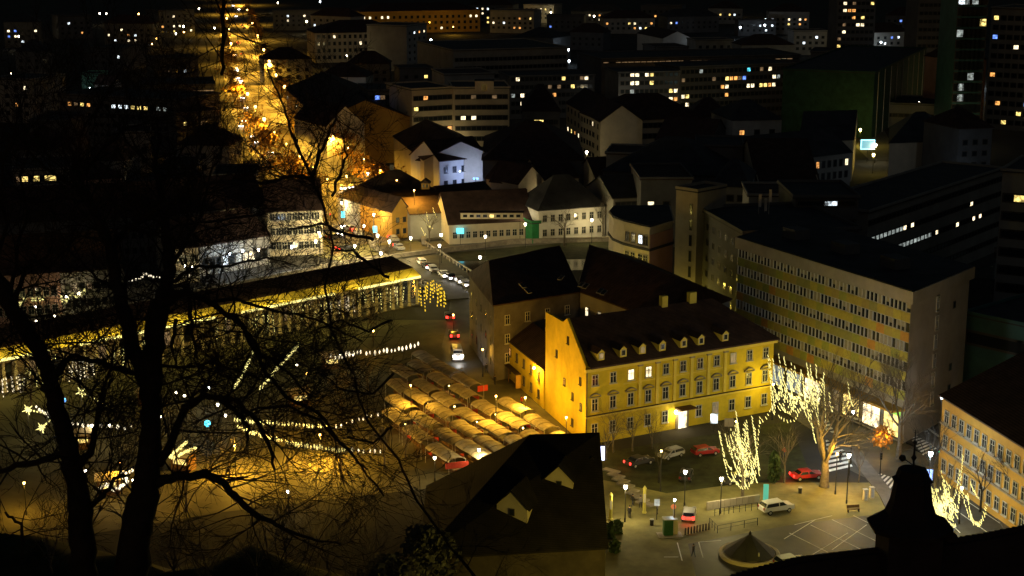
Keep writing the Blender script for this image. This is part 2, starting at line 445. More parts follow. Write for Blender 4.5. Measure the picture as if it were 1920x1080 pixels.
# Dragon bridge: deck, balustrades with posts
def px_line(a,b,n): return [at(a[0]+(b[0]-a[0])*i/n,a[1]+(b[1]-a[1])*i/n,0) for i in range(n+1)]
bd=MB(); BP=[at(742,460),at(888,560)]; BW=Vector((BP[1]-BP[0])).normalized(); BN=Vector((-BW.y,BW.x,0))
bt=thing('stone_bridge','wide stone road bridge over the river beside the arcade','bridge',BP[0])
def loc(p,o): return Vector((p[0]-o[0],p[1]-o[1],p[2] if len(p)>2 else 0))
Q=[BP[0]-BN*6.5,BP[1]-BN*6.5,BP[1]+BN*6.5,BP[0]+BN*6.5]; Q=[q-BP[0] for q in Q]
bd.prism(Q,.04,.3,asphalt); bd.build('deck',bt)
for s in (-1,1):
    m=MB(); a=BN*6.5*s; b=a+(BP[1]-BP[0]); d=b-a; mm=(a+b)/2
    m.box((mm.x,mm.y,1.25),(d.length,.35,.2),stone,math.atan2(d.y,d.x)); m.build('handrail',bt)
    n=24; bm=MB(); bm.box((0,0,.72),(.55,.3,.86),stone); me=bm.mesh('baluster')
    for i in range(n): 
        p=a+d*(i+.5)/n; link('baluster',me,bt,p,math.atan2(d.y,d.x))
    for i in range(2):
        p=a+d*(.04+.92*i); m=MB(); m.box((p.x,p.y,1.1),(1.1,1.1,1.7),stone); m.box((p.x,p.y,2.05),(1.3,1.3,.2),stone); m.build('pedestal',bt)
road('bridge_street',[at(880,555),at(878,600),at(868,650),at(880,690)],8,.036)

# ---------------------------------------------------------------- road markings
def zebra(px4,n,label):
    a,b,c,d=[at(*p) for p in px4]   # a-b one end, d-c other end
    o=(a+c)/2; t=thing('zebra_crossing',label,'zebra crossing',(o.x,o.y,.045))
    for i in range(n):
        s0=(i+.12)/n; s1=(i+.62)/n
        q=[a.lerp(d,s0),b.lerp(c,s0),b.lerp(c,s1),a.lerp(d,s1)]; q=[p-o for p in q]
        if not ccw(q): q=q[::-1]
        m=MB(); m.hexa([(p.x,p.y,0) for p in q],[(p.x,p.y,.008) for p in q],paint); m.build('stripe',t)
zebra([(1684,792),(1726,786),(1760,842),(1732,856)],13,'pale zebra crossing on the asphalt at the far right junction')
zebra([(1525,792),(1553,788),(1600,878),(1556,888)],13,'orange lit zebra crossing left of the junction beside the big tree')
zebra([(1628,903),(1650,888),(1700,905),(1690,925)],7,'short zebra crossing left of the dark chimney turret')
def line(name,label,px,wd=.13,z=.05,group=None):
    P=[at(*p) for p in px]; o=P[0].copy(); t=MB()
    for a,b in zip(P[:-1],P[1:]):
        d=(b-a); n=Vector((-d.y,d.x,0)).normalized()*wd/2
        q=[a-n-o,b-n-o,b+n-o,a+n-o]
        t.hexa([(p.x,p.y,0) for p in q],[(p.x,p.y,.006) for p in q],paint)
    ob=t.build(name,loc=(o.x,o.y,z)); tag(ob,label,'road marking',group); return ob
G='white parking bay lines on the square'
line('parking_line','white angled bay line left of the conical roof',[(1352,1014),(1310,1017),(1318,1046)])
line('parking_line','white corner bay line below the green kiosk',[(1245,1045),(1272,1045)])
line('parking_line','short white line below the kiosk pointing to the camera',[(1270,1018),(1279,1052)])
for i,(a,b) in enumerate([((1480,1000),(1560,1040)),((1520,985),(1625,1036)),((1560,975),(1642,1015)),((1590,1000),(1520,1043)),((1625,985),(1560,1032)),((1490,985),(1560,968)),((1470,1012),(1530,975)),((1600,968),(1645,990))]):
    line('parking_line',ORD[i]+' crossing white bay line between white car and chimney turret, counted from the left' ,[a,b],.1,.05+i*.008,G)
for i,(a,b) in enumerate([((1790,925),(1880,985)),((1775,945),(1850,998)),((1830,930),(1900,975)),((1765,965),(1800,1000))]):
    line('lane_line',('long white lane line','thin white lane line','upper white lane line','lowest white lane line')[i]+' right of the chimney turret',[a,b],.14,.05+i*.008)
line('lane_line','white stop line above the far right zebra crossing',[(1735,800),(1762,820)],.5)
line('lane_line','white edge line on the road below the office block',[(1620,770),(1680,795)],.35)

# ================================================================== THE YELLOW HOUSE
def Pm(a): return Vector((a[0],a[1],0))
YA,YB=V2(at(1097,835)),V2(at(1452,754)); YB=V2((42.2,240.6)); YW=Vector((-5.7,17.5,0))
yo=(YA+YB)/2+YW/2
Y=thing('yellow_town_house','long yellow three storey town house with dark tiled hip roof and dormers','building',yo)
hE=12.4; hR=17.4
u=(YB-YA).normalized(); LN=(YB-YA).length; nO=Vector((u.y,-u.x,0)); ang=math.atan2(u.y,u.x)
def yl(s,o,z): # s along the front, o outwards
    p=YA+u*s+nO*o-yo; return Vector((p.x,p.y,z))
m=MB(); m.prism([YA-yo,YB-yo,YB+YW-yo,YA+YW-yo],0,hE,yel); m.build('wall',Y)
# gable end wall, stepped towards the back
m=MB(); a=YA-yo; prof=[(0,hE),(.46,hR+.5),(.55,hR-.5),(1,hR-.9)]
o1=[a+YW*t+Vector((0,0,z)) for t,z in prof]+[a+YW+Vector((0,0,hE)) ]
inn=u*.45
f=[a+Vector((0,0,hE))]+o1[1:]
m.face([p for p in f][::-1],yel); m.face([p+inn for p in f],yel)
for i in range(len(f)):
    p,q=f[i],f[(i+1)%len(f)]; m.face([p,q,q+inn,p+inn],yel)
m.build('gable',Y)
rf=MB(); e=.7
FA,FB=YA-nO*-e+u*.46,YB+nO*e+u*e
FA=FA-yo;FB=FB-yo; FA.z=FB.z=hE-.35
BA,BB=YA+YW+u*.46-yo,YB+YW+u*e-yo; BA.z=BB.z=hE-.1
R1=YA+YW*.5+u*.46-yo; R1.z=hR; R2=YB+YW*.5-u*7.5-yo; R2.z=hR
th=Vector((0,0,.25))
for fc in ((FA,FB,R2,R1),(BA,R1,R2,BB),(FB,BB,R2)):
    g=list(fc); nn=(g[1]-g[0]).cross(g[2]-g[0]); g=g if nn.z>0 else g[::-1]
    rf.face([p+th for p in g],roof_t); rf.face(g[::-1],roof_t)
    for i in range(len(g)): rf.face([g[i],g[(i+1)%len(g)],g[(i+1)%len(g)]+th,g[i]+th],roof_t)
yroof=rf.build('roof',Y)
m=MB(); p=yl(LN/2,.3,hE-.55); m.box(p,(LN+.6,.6,.5),yel2,ang); m.build('cornice',Y)
m=MB(); p=yl(LN/2,.1,4.35); m.box(p,(LN,.2,.28),yel2,ang); m.box(yl(LN/2,.17,4.56),(LN,.34,.1),roof_b,ang); m.build('string_course',Y)
m=MB(); m.tube([yl(.12,.14,0.1),yl(.12,.14,hE-.8)],.09,metal); m.build('drain_pipe',Y)
nb=11; sp=LN/nb; pil=MB(); pil.box((0,-.12,3.5),(.5,.26,7),yel2); pil.box((0,-.2,6.75),(.85,.42,.5),stone); pil_me=pil.mesh('pilaster')
bay=MB(); bay.box((0,-.02,0),(sp-.7,.06,.16),yel2); bay_me=bay.mesh('sill_band')
hood=MB()
segs=7
for i in range(segs):
    x0=-1+2*i/segs;x1=-1+2*(i+1)/segs; z0=.45*(1-x0*x0);z1=.45*(1-x1*x1)
    hood.hexa([(x0,-.3,z0),(x1,-.3,z1),(x1,0,z1),(x0,0,z0)],[(x0,-.3,z0+.18),(x1,-.3,z1+.18),(x1,0,z1+.18),(x0,0,z0+.18)],stone)
hood.box((0,-.1,-.02),(2,.2,.1),stone)
hood_me=hood.mesh('window_hood')
for i in range(nb):
    s=sp*(i+.5)
    add_window(yl(s,.03,9.2),ang,Y,1.15,1.75,{2:'w',3:'w',4:None}.get(i,'d' if i in(8,) else None),True,framew)
    add_window(yl(s,.03,5.2),ang,Y,1.15,2.0,None,True,framew)
    if i not in (5,): add_window(yl(s,.03,1.35),ang,Y,1.15,1.9,'d' if i in (7,) else None,True,framew)
    link('window_hood',hood_me,Y,yl(s,.02,7.45),ang)
    if 2<=i<=7: link('sill_band',bay_me,Y,yl(s,.02,8.75),ang)
    if 3<=i<=8: link('pilaster',pil_me,Y,yl(sp*i,.0,4.75),ang)
m=MB(); m.box(yl(sp*5.5,.12,1.7),(2.4,.3,3.4),stone,ang); dr=m.build('door_surround',Y)
m=MB(); m.box(yl(sp*5.5,.3,1.4),(1.5,.12,2.7),LIT['w'],ang); m.build('door',Y)
m=MB(); m.box(yl(sp*5.5+.1,1.1,3.5),(3,2,.14),wood,ang); m.build('door_canopy',Y)
# end wall windows
d2=YW.normalized(); n2=Vector((-d2.y,d2.x,0)); ang2=math.atan2(-d2.y,-d2.x)
for (t_,z,k) in ((.12,9.0,None),(.1,5.0,'d'),(.3,5.6,None),(.5,6.9,'o'),(.3,1.4,None),(.42,14,None),(.7,10.5,None)):
    p=YA+YW*t_+n2*.03-yo; add_window(Vector((p.x,p.y,z)),ang2,Y,.75,1.15,k,True,framed)
# dormers
def dormer_mesh():
    w=MB(); w.hexa([(-.6,-1.4,0),(.6,-1.4,0),(.6,1.2,0),(-.6,1.2,0)],[(-.6,-1.4,1.25),(.6,-1.4,1.25),(.6,1.2,1.25),(-.6,1.2,1.25)],yel2)
    w.face([(-.6,-1.4,1.25),(.6,-1.4,1.25),(0,-1.4,1.75)],yel2)
    r=MB()
    for s in (-1,1):
        q=[(0,-1.6,1.85),(0,1.8,1.85),(s*.8,1.8,1.2),(s*.8,-1.6,1.2)]
        r.face(q,roof_t); r.face([(x,y,z-.08) for x,y,z in q[::-1]],roof_t); r.face([q[0],q[3],(q[3][0],q[3][1],q[3][2]-.08),(q[0][0],q[0][1],q[0][2]-.08)],roof_t)
    return w.mesh('dormer'),r.mesh('dormer_roof')
dw,dr_=dormer_mesh()
for i,pxx in enumerate((1127,1166,1200,1236,1275,1307,1353)):
    s=(pxx-1097)/355*LN+.3*(i-3)*.3; f=.24
    p=yl(s,.7-9.2*f*1.0,hE-.35+5.1*f-.25); o=link('dormer',dw,Y,p,ang); link('dormer_roof',dr_,o)
    link('pane',winmesh(.8,.95,'d' if i in (0,2) else None,False,framew)[0],o,(0,-1.45,.2))
for s,w_ in ((20,1.1),(25.5,1.3)):
    p=yl(s,-9.0,hR+.6); m=MB(); m.box(p,(w_,.9,2.4),yel2,ang); m.build('chimney',yroof)

# wings round the courtyard behind it
def wing(name,label,A,B,Cq,D,h,R1,R2,hr,wall,rmat=roof_t,cat='building'):
    P=[V2(x) for x in (A,B,Cq,D)]; o=sum(P,Vector((0,0,0)))/4
    t=thing(name,label,cat,o); w=MB(); q=[p-o for p in P]; w.prism(q if ccw(q) else q[::-1],0,h,wall); w.build('wall',t)
    R1=V2(R1)-o;R2=V2(R2)-o; R1.z=R2.z=hr
    A,B,Cq,D=[Vector((p.x,p.y,h)) for p in q]
    # small overhang
    def ov(p): return Vector((p.x*1.03,p.y*1.03,h-.15))
    A,B,Cq,D=[ov(p) for p in (A,B,Cq,D)]
    r=MB(); th=Vector((0,0,.22))
    for fc in ((A,B,R2,R1),(Cq,D,R1,R2),(B,Cq,R2),(D,A,R1)):
        g=list(fc); nn=(g[1]-g[0]).cross(g[2]-g[0]); g=g if nn.z>0 else g[::-1]
        r.face([p+th for p in g],rmat); r.face(g[::-1],rmat)
        for i in range(len(g)): r.face([g[i],g[(i+1)%len(g)],g[(i+1)%len(g)]+th,g[i]+th],rmat)
    ro=r.build('roof',t); return t,o,ro
wA,wB=V2((5.2,241.6)),V2((-2.2,264.6))
LWt,LWo,LWr=wing('courtyard_wing','low wing with orange lit wall joining the yellow house on the lane side',wA,(12,246),(5.5,266.5),wB,6.7,(9.2,243),(2.5,265.5),9.2,yel)
facade(LWt,LWo,wB,wA,1.2,3.0,2,6,.9,1.5,lit=[(955,672,'o')],detail=True,frame=framed)
NWt,NWo,NWr=wing('seminary_wing','tall dark roofed wing beyond the courtyard with narrow stone street front',(-3.1,257.4),(12,267.5),(9,297),(-8,282),13.6,(-4.2,271),(9,284.5),18.3,mat('dim_wing_plaster',(.13,.115,.1),.9,.35,.3))
facade(NWt,NWo,(-8,282),(-3.1,257.4),2,3.6,3,5,1.0,1.6,lit=[],detail=False,frame=framed)
facade(NWt,NWo,(-3.1,257.4),(12,267.5),3,3.4,3,4,1.0,1.7,detail=True,frame=framew)
EWt,EWo,EWr=wing('east_wing','dark roofed wing behind the yellow house running back to the river',(24.8,246.2),(38,262),(24,296),(12,268),13.6,(30,254),(14.5,285),18.3,grey_p)
facade(EWt,EWo,(12,268),(24.8,246.2),9.5,3.2,1,6,1.0,1.7,lit=[(1112,575,'w'),(1118,576,'w')],detail=True,frame=framew,snap=60)
sk=MB(); sk.box((0,0,0),(.7,1.1,.1),glassd); sk.box((0,0,-.06),(.9,1.3,.12),galv); skm=sk.mesh('skylight')
for (a,b,z) in ((980,535,16.2),(990,545,15.4),(1052,520,16.8),(1090,533,16.5),(1098,536,16.2),(1125,545,16.2),(1132,548,16.0)):
    p=at(a,b,z); o=link('skylight',skm,NWt if a<1040 else EWt,p-(NWo if a<1040 else EWo)); o.rotation_euler=(rad(28),0,rad(-40 if a>1040 else 40))

# ================================================================== OFFICE BLOCK
OL,OC,OR=V2((39.7,264.7)),V2((59.6,224.2)),V2((73.1,240.9)); OQ=OL+OR-OC
oo=(OL+OC+OR+OQ)/4
O=thing('office_block','long office block with yellow and orange panel bands between window rows','office building',oo)
OT=22.1
m=MB(); m.prism([p-oo for p in (OC,OR,OQ,OL)],0,OT,conc); m.build('wall',O)
uu=(OC-OL).normalized(); vv=(OR-OC).normalized(); k=.7
cs=[OC+uu*k-vv*k,OR+uu*k+vv*k,OQ-uu*k+vv*k,OL-uu*k-vv*k]
m=MB(); m.prism([p-oo for p in cs],OT+.003,OT+1.9,conc); m.build('fascia',O)
m=MB(); m.prism([(p-oo)*.985 for p in cs],OT+1.9,OT+2.05,roof_g); m.build('roof',O)
for s in (.2,.5,.78):
    m=MB(); p=OL.lerp(OC,s)+vv*9-oo; m.box((p.x,p.y,OT+2.9),(3,4,1.7),dark_p,.4); m.build('roof_housing',O)
oa=math.atan2(uu.y,uu.x); on=Vector((uu.y,-uu.x,0)); OLn=(OC-OL).length
pan=[mat('panel_%d'%i,c,.55,.18,1.2) for i,c in enumerate(((.46,.37,.08),(.5,.42,.08),(.36,.37,.08),(.6,.3,.06),(.42,.33,.1),(.33,.31,.1)))]
pmesh=[]
npan=24; pw=OLn/npan
for q in pan:
    b=MB(); b.box((0,-.06,.72),(pw-.05,.14,1.42),q); pmesh.append(b.mesh('panel'))
nbay=48; bw=OLn/nbay
def baymesh(kind):
    b=MB(); 
    b.box((-bw/2+.05,-.1,.8),(.1,.22,1.62),framew); b.box((0,0,.05),(bw-.1,.08,.1),framew); b.box((0,0,1.55),(bw-.1,.08,.1),framew)
    b.box((0,.02,.8),(bw-.1,.04,1.4),LIT['d'] if kind==2 else glassd)
    if kind==1: b.box((0,-.02,1.1),(bw-.12,.03,.8),mat('blind',(.33,.3,.22),.8,.2,1))
    if kind==3: b.box((0,-.02,.8),(bw-.12,.03,1.4),mat('blind',(.33,.3,.22),.8,.2,1))
    return b.mesh('window')
bms=[baymesh(i) for i in range(4)]
rr=random.Random(3)
for r in range(5):
    zt=OT-1.62-3.05*r
    for c in range(nbay):
        p=OL+uu*(bw*(c+.5))+on*.03-oo
        kk=rr.choices([0,1,2,3],[6,3,.06,1.6])[0]
        link('window',bms[kk],O,(p.x,p.y,zt),oa)
    for c in range(npan):
        p=OL+uu*(pw*(c+.5))+on*.03-oo
        kk=rr.choices(range(6),[6,5,3,1.2,2,2])[0]
        link('panel',pmesh[kk],O,(p.x,p.y,zt-1.44),oa)
# ground floor: shop fronts under a canopy
m=MB(); p=OL.lerp(OC,.5)+on*1.3-oo; m.box((p.x,p.y,5.4),(OLn,2.7,.35),ochre,oa); m.build('canopy',O)
for i in range(9):
    s=OLn*(i+.5)/9; p=OL+uu*s+on*.1-oo
    kk=[None,'d','g','g','w','d','y','w','y'][i]
    add_window(Vector((p.x,p.y,.6)),oa,O,OLn/9-.7,3.6,kk,True,framed)
for i,(s,c_,ww) in enumerate(((.62,signc,2.2),(.9,cyanl,2.0),(.83,mat('pink_glow',(.5,.3,.3),.4,0,emit=(1,.5,.4),es=1.6),2.6),(.96,mat('green_sign',(.2,.4,.1),.4,0,emit=(.35,.8,.12),es=.9),2.6))):
    p=OL+uu*(OLn*s)+on*.35-oo; m=MB(); m.box((p.x,p.y,4.6),(ww,.2,.7),c_,oa); m.build('shop_sign',O)
# side wall strip windows
sa=math.atan2(vv.y,vv.x); sn=Vector((vv.y,-vv.x,0))
for r in range(6):
    p=OC+vv*9.6+sn*.05-oo; add_window(Vector((p.x,p.y,OT-3-3.05*r)),sa,O,1.1,2.3,None,True,framew)
for z in (18.2,8.,4.5):
    p=OC+vv*16+sn*.05-oo; add_window(Vector((p.x,p.y,z)),sa,O,1.0,1.2,None,False,framed)
# ================================================================== MARKET ARCADE
AL,AR=V2(at(-90,692,6.0)),V2(at(780,519,6.0))
au=(AR-AL).normalized(); aL=(AR-AL).length; aN=Vector((au.y,-au.x,0)); aa=math.atan2(au.y,au.x); aO=(AL+AR)/2
AC=thing('market_arcade','very long low riverside arcade with a lit strip under its eaves','arcade',aO)
def al(s,o,z): p=AL+au*s+aN*o-aO; return Vector((p.x,p.y,z))
def abox(s0,s1,o,z,d,h,m,name):
    b=MB(); b.box(al((s0+s1)/2,o,z),(s1-s0,d,h),m,aa); return b.build(name,AC)
abox(0,aL,-4.6,3.0,.4,6,cream,'back_wall')
abox(0,aL,-2.4,.12,6,.2,sidewalk,'floor')
abox(0,aL,-2.2,6.2,6.4,.3,cream,'ceiling')
nr=18
for i in range(nr):
    s0=aL*i/nr+.03; s1=aL*(i+1)/nr-.03
    b=MB(); b.hexa([al(s0,1.5,6.4),al(s1,1.5,6.4),al(s1,-.9,7.5),al(s0,-.9,7.5)],[al(s0,1.5,6.55),al(s1,1.5,6.55),al(s1,-.9,7.7),al(s0,-.9,7.7)],yel2); b.build('eave_panel',AC)
    if i not in (3,9,14):
        b=MB(); b.box(al((s0+s1)/2,1.64,6.32),(s1-s0-.25,.16,.46),fairy,aa); b.build('light_strip',AC)
b=MB(); b.hexa([al(0,-.9,7.3),al(aL,-.9,7.3),al(aL,-8,7.3),al(0,-8,7.3)],[al(0,-.9,7.8),al(aL,-.9,7.8),al(aL,-8,9.2),al(0,-8,9.2)],roof_t); b.build('roof',AC)
b=MB(); b.lathe([(.42,0),(.42,.3),(.32,.4),(.27,5.4),(.42,5.6),(.42,5.9)],cream,10); colm=b.mesh('column',True)
nc=46
for i in range(nc+1): link('column',colm,AC,al(aL*i/nc,.3,.15))
for i in range(22):
    if i%4!=3: real_light(AC,al(aL*(i+.5)/22,2.9,7.6),420,(1,.78,.16),.5)
    add_window(al(aL*(i+.5)/22,-4.35,.9),aa,AC,2.2,3.0,'d' if i%3==0 else None,False,framed)
globes=[(160,690),(118,675),(190,660),(225,655),(55,690),(235,690),(265,655)]
sN=0
def drip_set(name,label,c,wid,drop,n,m=fairy,group=None,dirv=None,power=0,pc=(1,.8,.3),arc=.3,bulb=.07,seg=.42,spread=.6):
    """hanging strands with slim icicle bulbs; c = top middle"""
    c=Vector(c); t=thing(name,label,'string lights',c,0,group)
    dv=Vector(dirv).normalized() if dirv is not None else Vector((1,0,0)); nv=Vector((-dv.y,dv.x,0))
    for i in range(n):
        s=(i+.5)/n*2-1; x=dv*(s*wid/2)+nv*R.uniform(-spread,spread); z0=-arc*s*s*drop*.5+R.uniform(-.3,.3)
        dd=drop*R.uniform(.35,1); b=MB(); z=z0; k=0
        b.tube([(x.x,x.y,z0+.1),(x.x,x.y,z0-dd)],.012,metal,3)
        jx,jy=R.uniform(-.12,.12),R.uniform(-.12,.12)
        while z>z0-dd:
            l=seg*R.uniform(.6,1.1); f=(z0-z)/max(dd,.1)
            b.tube([(x.x+jx*f*3,x.y+jy*f*3,z),(x.x+jx*f*3+.05,x.y+jy*f*3,z-l)],[bulb*.6,bulb],m,4); z-=l+seg*R.uniform(.5,1.3)
        b.build('strand',t)
    if power: real_light(t,(0,0,-drop*.5),power,pc,1.0)
    return t
ai=0
for (px,py,wd,dr,n) in ((20,705,5,3.5,10),(60,690,4,4,9),(95,668,4,3,7),(152,672,5,5.5,14),(232,650,5,3.5,9),(265,628,3,3,6),(380,602,6,4,12),(415,596,6,4.5,12),(485,588,6,4,12),(520,570,5,3,8),(560,572,6,2.6,9),(610,568,6,3,9),(640,560,6,3.5,11),(690,545,5,3,8),(735,538,6,4.5,12)):
    p=far(px,py,at(px,py+40,0).y)
    drip_set('icicle_lights','yellow icicle lights hanging before the arcade, %s bunch from its left end'%ORD[ai],p,wd,dr,n,fairy if ai%3 else fairyw,'icicle light bunches along the arcade',au,0); ai+=1
p=at(810,528,7); drip_set('gold_lights','golden umbrella shaped light bunch at the right end of the arcade',p,5.5,4.5,16,fairyg,None,(1,.2,0),120,(1,.7,.1),arc=1.1,bulb=.12,spread=1.6)

# ---------------------------------------------------------------- far quay string lights
def garland(name,label,pts,sag=.5,bulb=.12,gap=.55,m=fairy,group=None,jit=.15,elong=1.0,cat='string lights'):
    o=Vector(pts[0]); t=MB(); P=[]
    for a,b in zip(pts[:-1],pts[1:]):
        a=Vector(a);b=Vector(b); n=max(3,int((b-a).length/1.5))
        for i in range(n): f=i/n; q=a.lerp(b,f); q.z-=sag*4*f*(1-f); P.append(q)
    P.append(Vector(pts[-1])); P=[p-o for p in P]
    t.tube(P,.02,metal,3)
    L=0
    for a,b in zip(P[:-1],P[1:]):
        d=(b-a).length; k=0
        while L<d:
            q=a.lerp(b,L/d); z=R.uniform(-jit,jit); bl=bulb*R.uniform(.7,1.25)
            t.lathe([(bl*.4,-bl*1.3*elong+z),(bl,-bl*.3+z),(bl*.8,bl*.6+z),(bl*.2,bl*1.1*elong+z)],m,5,(q.x,q.y,q.z)); L+=gap*R.uniform(.7,1.3)
        L-=d
    ob=t.build(name,loc=o); tag(ob,label,cat,group); return ob
def gl(px,z): return [at(x,y,z) for x,y in px]
garland('quay_garland','pale light garland sagging along the far quay between lamp posts',gl([(32,572),(50,556),(75,560),(95,548),(108,540),(120,566),(135,550),(148,556),(160,540),(178,528)],5),.3,.3,.85)
garland('quay_garland','thin white light string climbing right of the quay garland',gl([(180,520),(208,530)],5),.1,.17,.8,fairyw)
garland('quay_garland','short white light string seen between the two big trunks',gl([(235,524),(262,522),(270,513),(303,520)],5),.2,.2,.9,fairyw)
for i,(x,y) in enumerate(((110,537),(125,557),(148,550),(157,538),(66,575),(103,592),(68,602))):
    street_lamp(x,y,5,'w' ,170 if i<4 else 90,'globe lamp on the far left quay, %s'%('topmost','under the garland dip','right of the garland dip','at the right end of the garland','left by the river edge','in the middle of the promenade','lowest by the water')[i],.32 if i<4 else .2,'lamps on the far left quay')
# ---------------------------------------------------------------- market decorations
garland('market_garland','upper long bulb string across the orange lit market ground',gl([(440,786),(490,790),(560,795),(618,797)],4),.15,.16,.5,fairy,elong=1.6)
garland('market_garland','lower long bulb string slanting across the orange lit market ground',gl([(446,800),(480,810),(515,823),(600,838),(650,843)],4),.15,.17,.5,fairy,elong=1.6)
garland('market_garland','short bulb string continuing right of the orange lit ground',gl([(650,842),(722,847)],4),.1,.13,.8,fairyw,elong=1.8)
garland('market_garland','steep bulb string rising like a ladder left of the stalls',gl([(487,728),(520,690),(560,646)],4),.0,.26,.75,fairy,elong=1.2)
garland('market_garland','short steep bulb string left of the ladder-like one',gl([(440,725),(458,695),(476,655)],4),.1,.2,.8,fairy,elong=1.2)
garland('market_garland','white bulb string high above the back of the stalls',gl([(620,668),(665,660),(715,658),(750,652),(785,645)],4.5),.2,.2,.8,fairyw,elong=1.7)
garland('market_garland','bulb string running right from the lower comet lights',gl([(68,762),(110,787),(150,795),(180,797),(255,800)],4),.2,.22,.9,fairyw)
garland('market_garland','double stub of bright bulbs between the trunks, upper row',gl([(318,856),(352,826)],3.5),.0,.2,.45,fairy)
garland('market_garland','double stub of bright bulbs between the trunks, lower row',gl([(322,860),(369,838)],3.5),.0,.2,.45,fairy)
garland('market_garland','faint bulb string by the right market corner',gl([(630,798),(655,790),(700,778),(716,775)],4),.1,.13,1.0,fairyw,elong=1.8)
garland('market_garland','scatter of small bulbs above the lower left bonfire glow',gl([(185,915),(200,905),(215,918),(240,900),(225,885),(250,880)],3),.2,.2,.5,fairyw)
def comet(px,py,label,tail):
    p=at(px,py,4.5); t=thing('comet_light',label,'light decoration',p)
    b=MB()
    for i in range(9):
        a=i*2*math.pi/9; r=.9 if i%2 else .55
        b.tube([(0,0,0),(r*math.cos(a),.15*math.sin(3*a),r*math.sin(a))],[.16,.05],fairy,5)
    b.build('star',t)
    q=at(px+tail[0],py+tail[1],4.0)-p; b=MB(); n=6
    for i in range(1,n+1): 
        c=q*(i/n); b.ball((c.x,c.y,c.z),.16*(1.25-i/n*.6),fairy,6,4)
    b.tube([(0,0,0),q],.03,metal,3); b.build('tail',t)
    b=MB(); b.tube([(0,0,0),(0,0,-4.4)],.06,metal,6); b.build('pole',t)
    real_light(t,(0,-.5,-1),120,(1,.8,.35),.6)
comet(152,735,'comet shaped light with tail, right of the left trunk',(48,25))
comet(52,768,'comet shaped light with tail, at the far left edge',(36,8))
comet(78,802,'small comet shaped light lying low at the left',(16,-14))
def glow_ball(px,py,h,m,label,r=.35,col=None,power=0,cat='lantern'):
    p=at(px,py,h); t=thing('lantern',label,cat,(p.x,p.y,0)); b=MB(); b.tube([(0,0,0),(0,0,h-r)],.05,metal,6); b.build('pole',t)
    b=MB(); b.lathe([(r*.4,h-r),(r,h-r*.3),(r*.85,h+r*.6),(r*.2,h+r)],m,8); b.build('globe',t)
    if power: real_light(t,(0,0,h-r*1.6),power,col,.3)
glow_ball(120,750,3.5,bluel,'small blue lantern between comet lights at the left',.34,(.1,.3,1),60)
glow_ball(389,794,3.5,cyanl,'bright ice blue lantern right of the right trunk',.5,(.2,.6,1),120)
for i,(x,y,k,pw) in enumerate(((392,726,'c',60),(346,742,'w',60),(330,735,'w',60),(300,780,'w',100),(205,797,'w',90),(172,797,'w',60),(160,883,'w',130),(250,900,'w',200),(408,758,'w',60),(423,778,'w',60),(540,921,'w',160),(815,858,'w',260),(557,683,'w',60),(636,666,'w',90),(662,664,'w',60),(425,745,'w',40))):
    street_lamp(x,y,3.6,k,pw,('cool white lamp high between the trunks','small warm lamp right of the right trunk','small lamp just beside the right trunk','lone warm lamp left of the ice blue lantern','bright lamp in the lower left string','dim lamp left of the lower left string end','warm lamp in the fork of the left trunk','lamp above the orange bonfire glow','upper small lamp above the orange ground','small lamp left of the upper bulb string','lone lamp low in the dark branches','lamp standing left of the front stall canopies','small lamp below the ladder-like string','lamp at the left end of the high white string','second lamp along the high white string','faint lamp over the orange ground')[i],.2,None)
# orange sodium lamps that wash the market ground
for i,(x,y,pw,l) in enumerate(((600,815,14000,'orange sodium lamp above the brightest market ground'),(440,835,11000,'orange sodium lamp behind the hooked branch'),(225,868,1100,'orange sodium lamp between the two trunks'),(45,905,1700,'orange sodium lamp at the lower left corner'),(330,890,700,'orange sodium lamp low right of the main trunk'),(575,700,300,'orange sodium lamp by the ladder-like string'),(850,590,900,'orange lamp by the red traffic lights'),(700,620,400,'orange lamp over the back of the market'),(300,720,200,'orange lamp near the arcade middle'))):
    street_lamp(x,y,4.6,'o',pw,l,.16)
# market huts (small wooden stands in the orange light)
def hut(x,y,rz,lb):
    p=at(x,y,0); t=thing('market_hut',lb,'market hut',p,rz,'wooden huts on the market ground')
    b=MB(); b.box((0,0,1.15),(3,2,2.3),wood); b.build('wall',t)
    b=MB(); b.hexa([(-1.8,-1.4,2.3),(1.8,-1.4,2.3),(1.8,0,3.1),(-1.8,0,3.1)],[(-1.8,-1.4,2.4),(1.8,-1.4,2.4),(1.8,0,3.2),(-1.8,0,3.2)],fabric)
    b.hexa([(-1.8,.003,3.1),(1.8,.003,3.1),(1.8,1.4,2.3),(-1.8,1.4,2.3)],[(-1.8,.003,3.2),(1.8,.003,3.2),(1.8,1.4,2.4),(-1.8,1.4,2.4)],fabric); b.build('roof',t)
    b=MB(); b.box((0,-1.02,1.5),(2.2,.06,.8),LIT['y']); b.build('hatch',t)
for i,(x,y,l) in enumerate(((205,925,'wooden hut under the scattered bulbs at the lower left'),(345,880,'wooden hut right of the main trunk foot'),(620,690,'wooden hut below the high white string'),(280,760,'wooden hut beside the main trunk'),(150,840,'wooden hut left of the left trunk'),(560,760,'wooden hut between ladder string and upper bulb string'))):
    hut(x,y,R.uniform(-.5,.5),l)

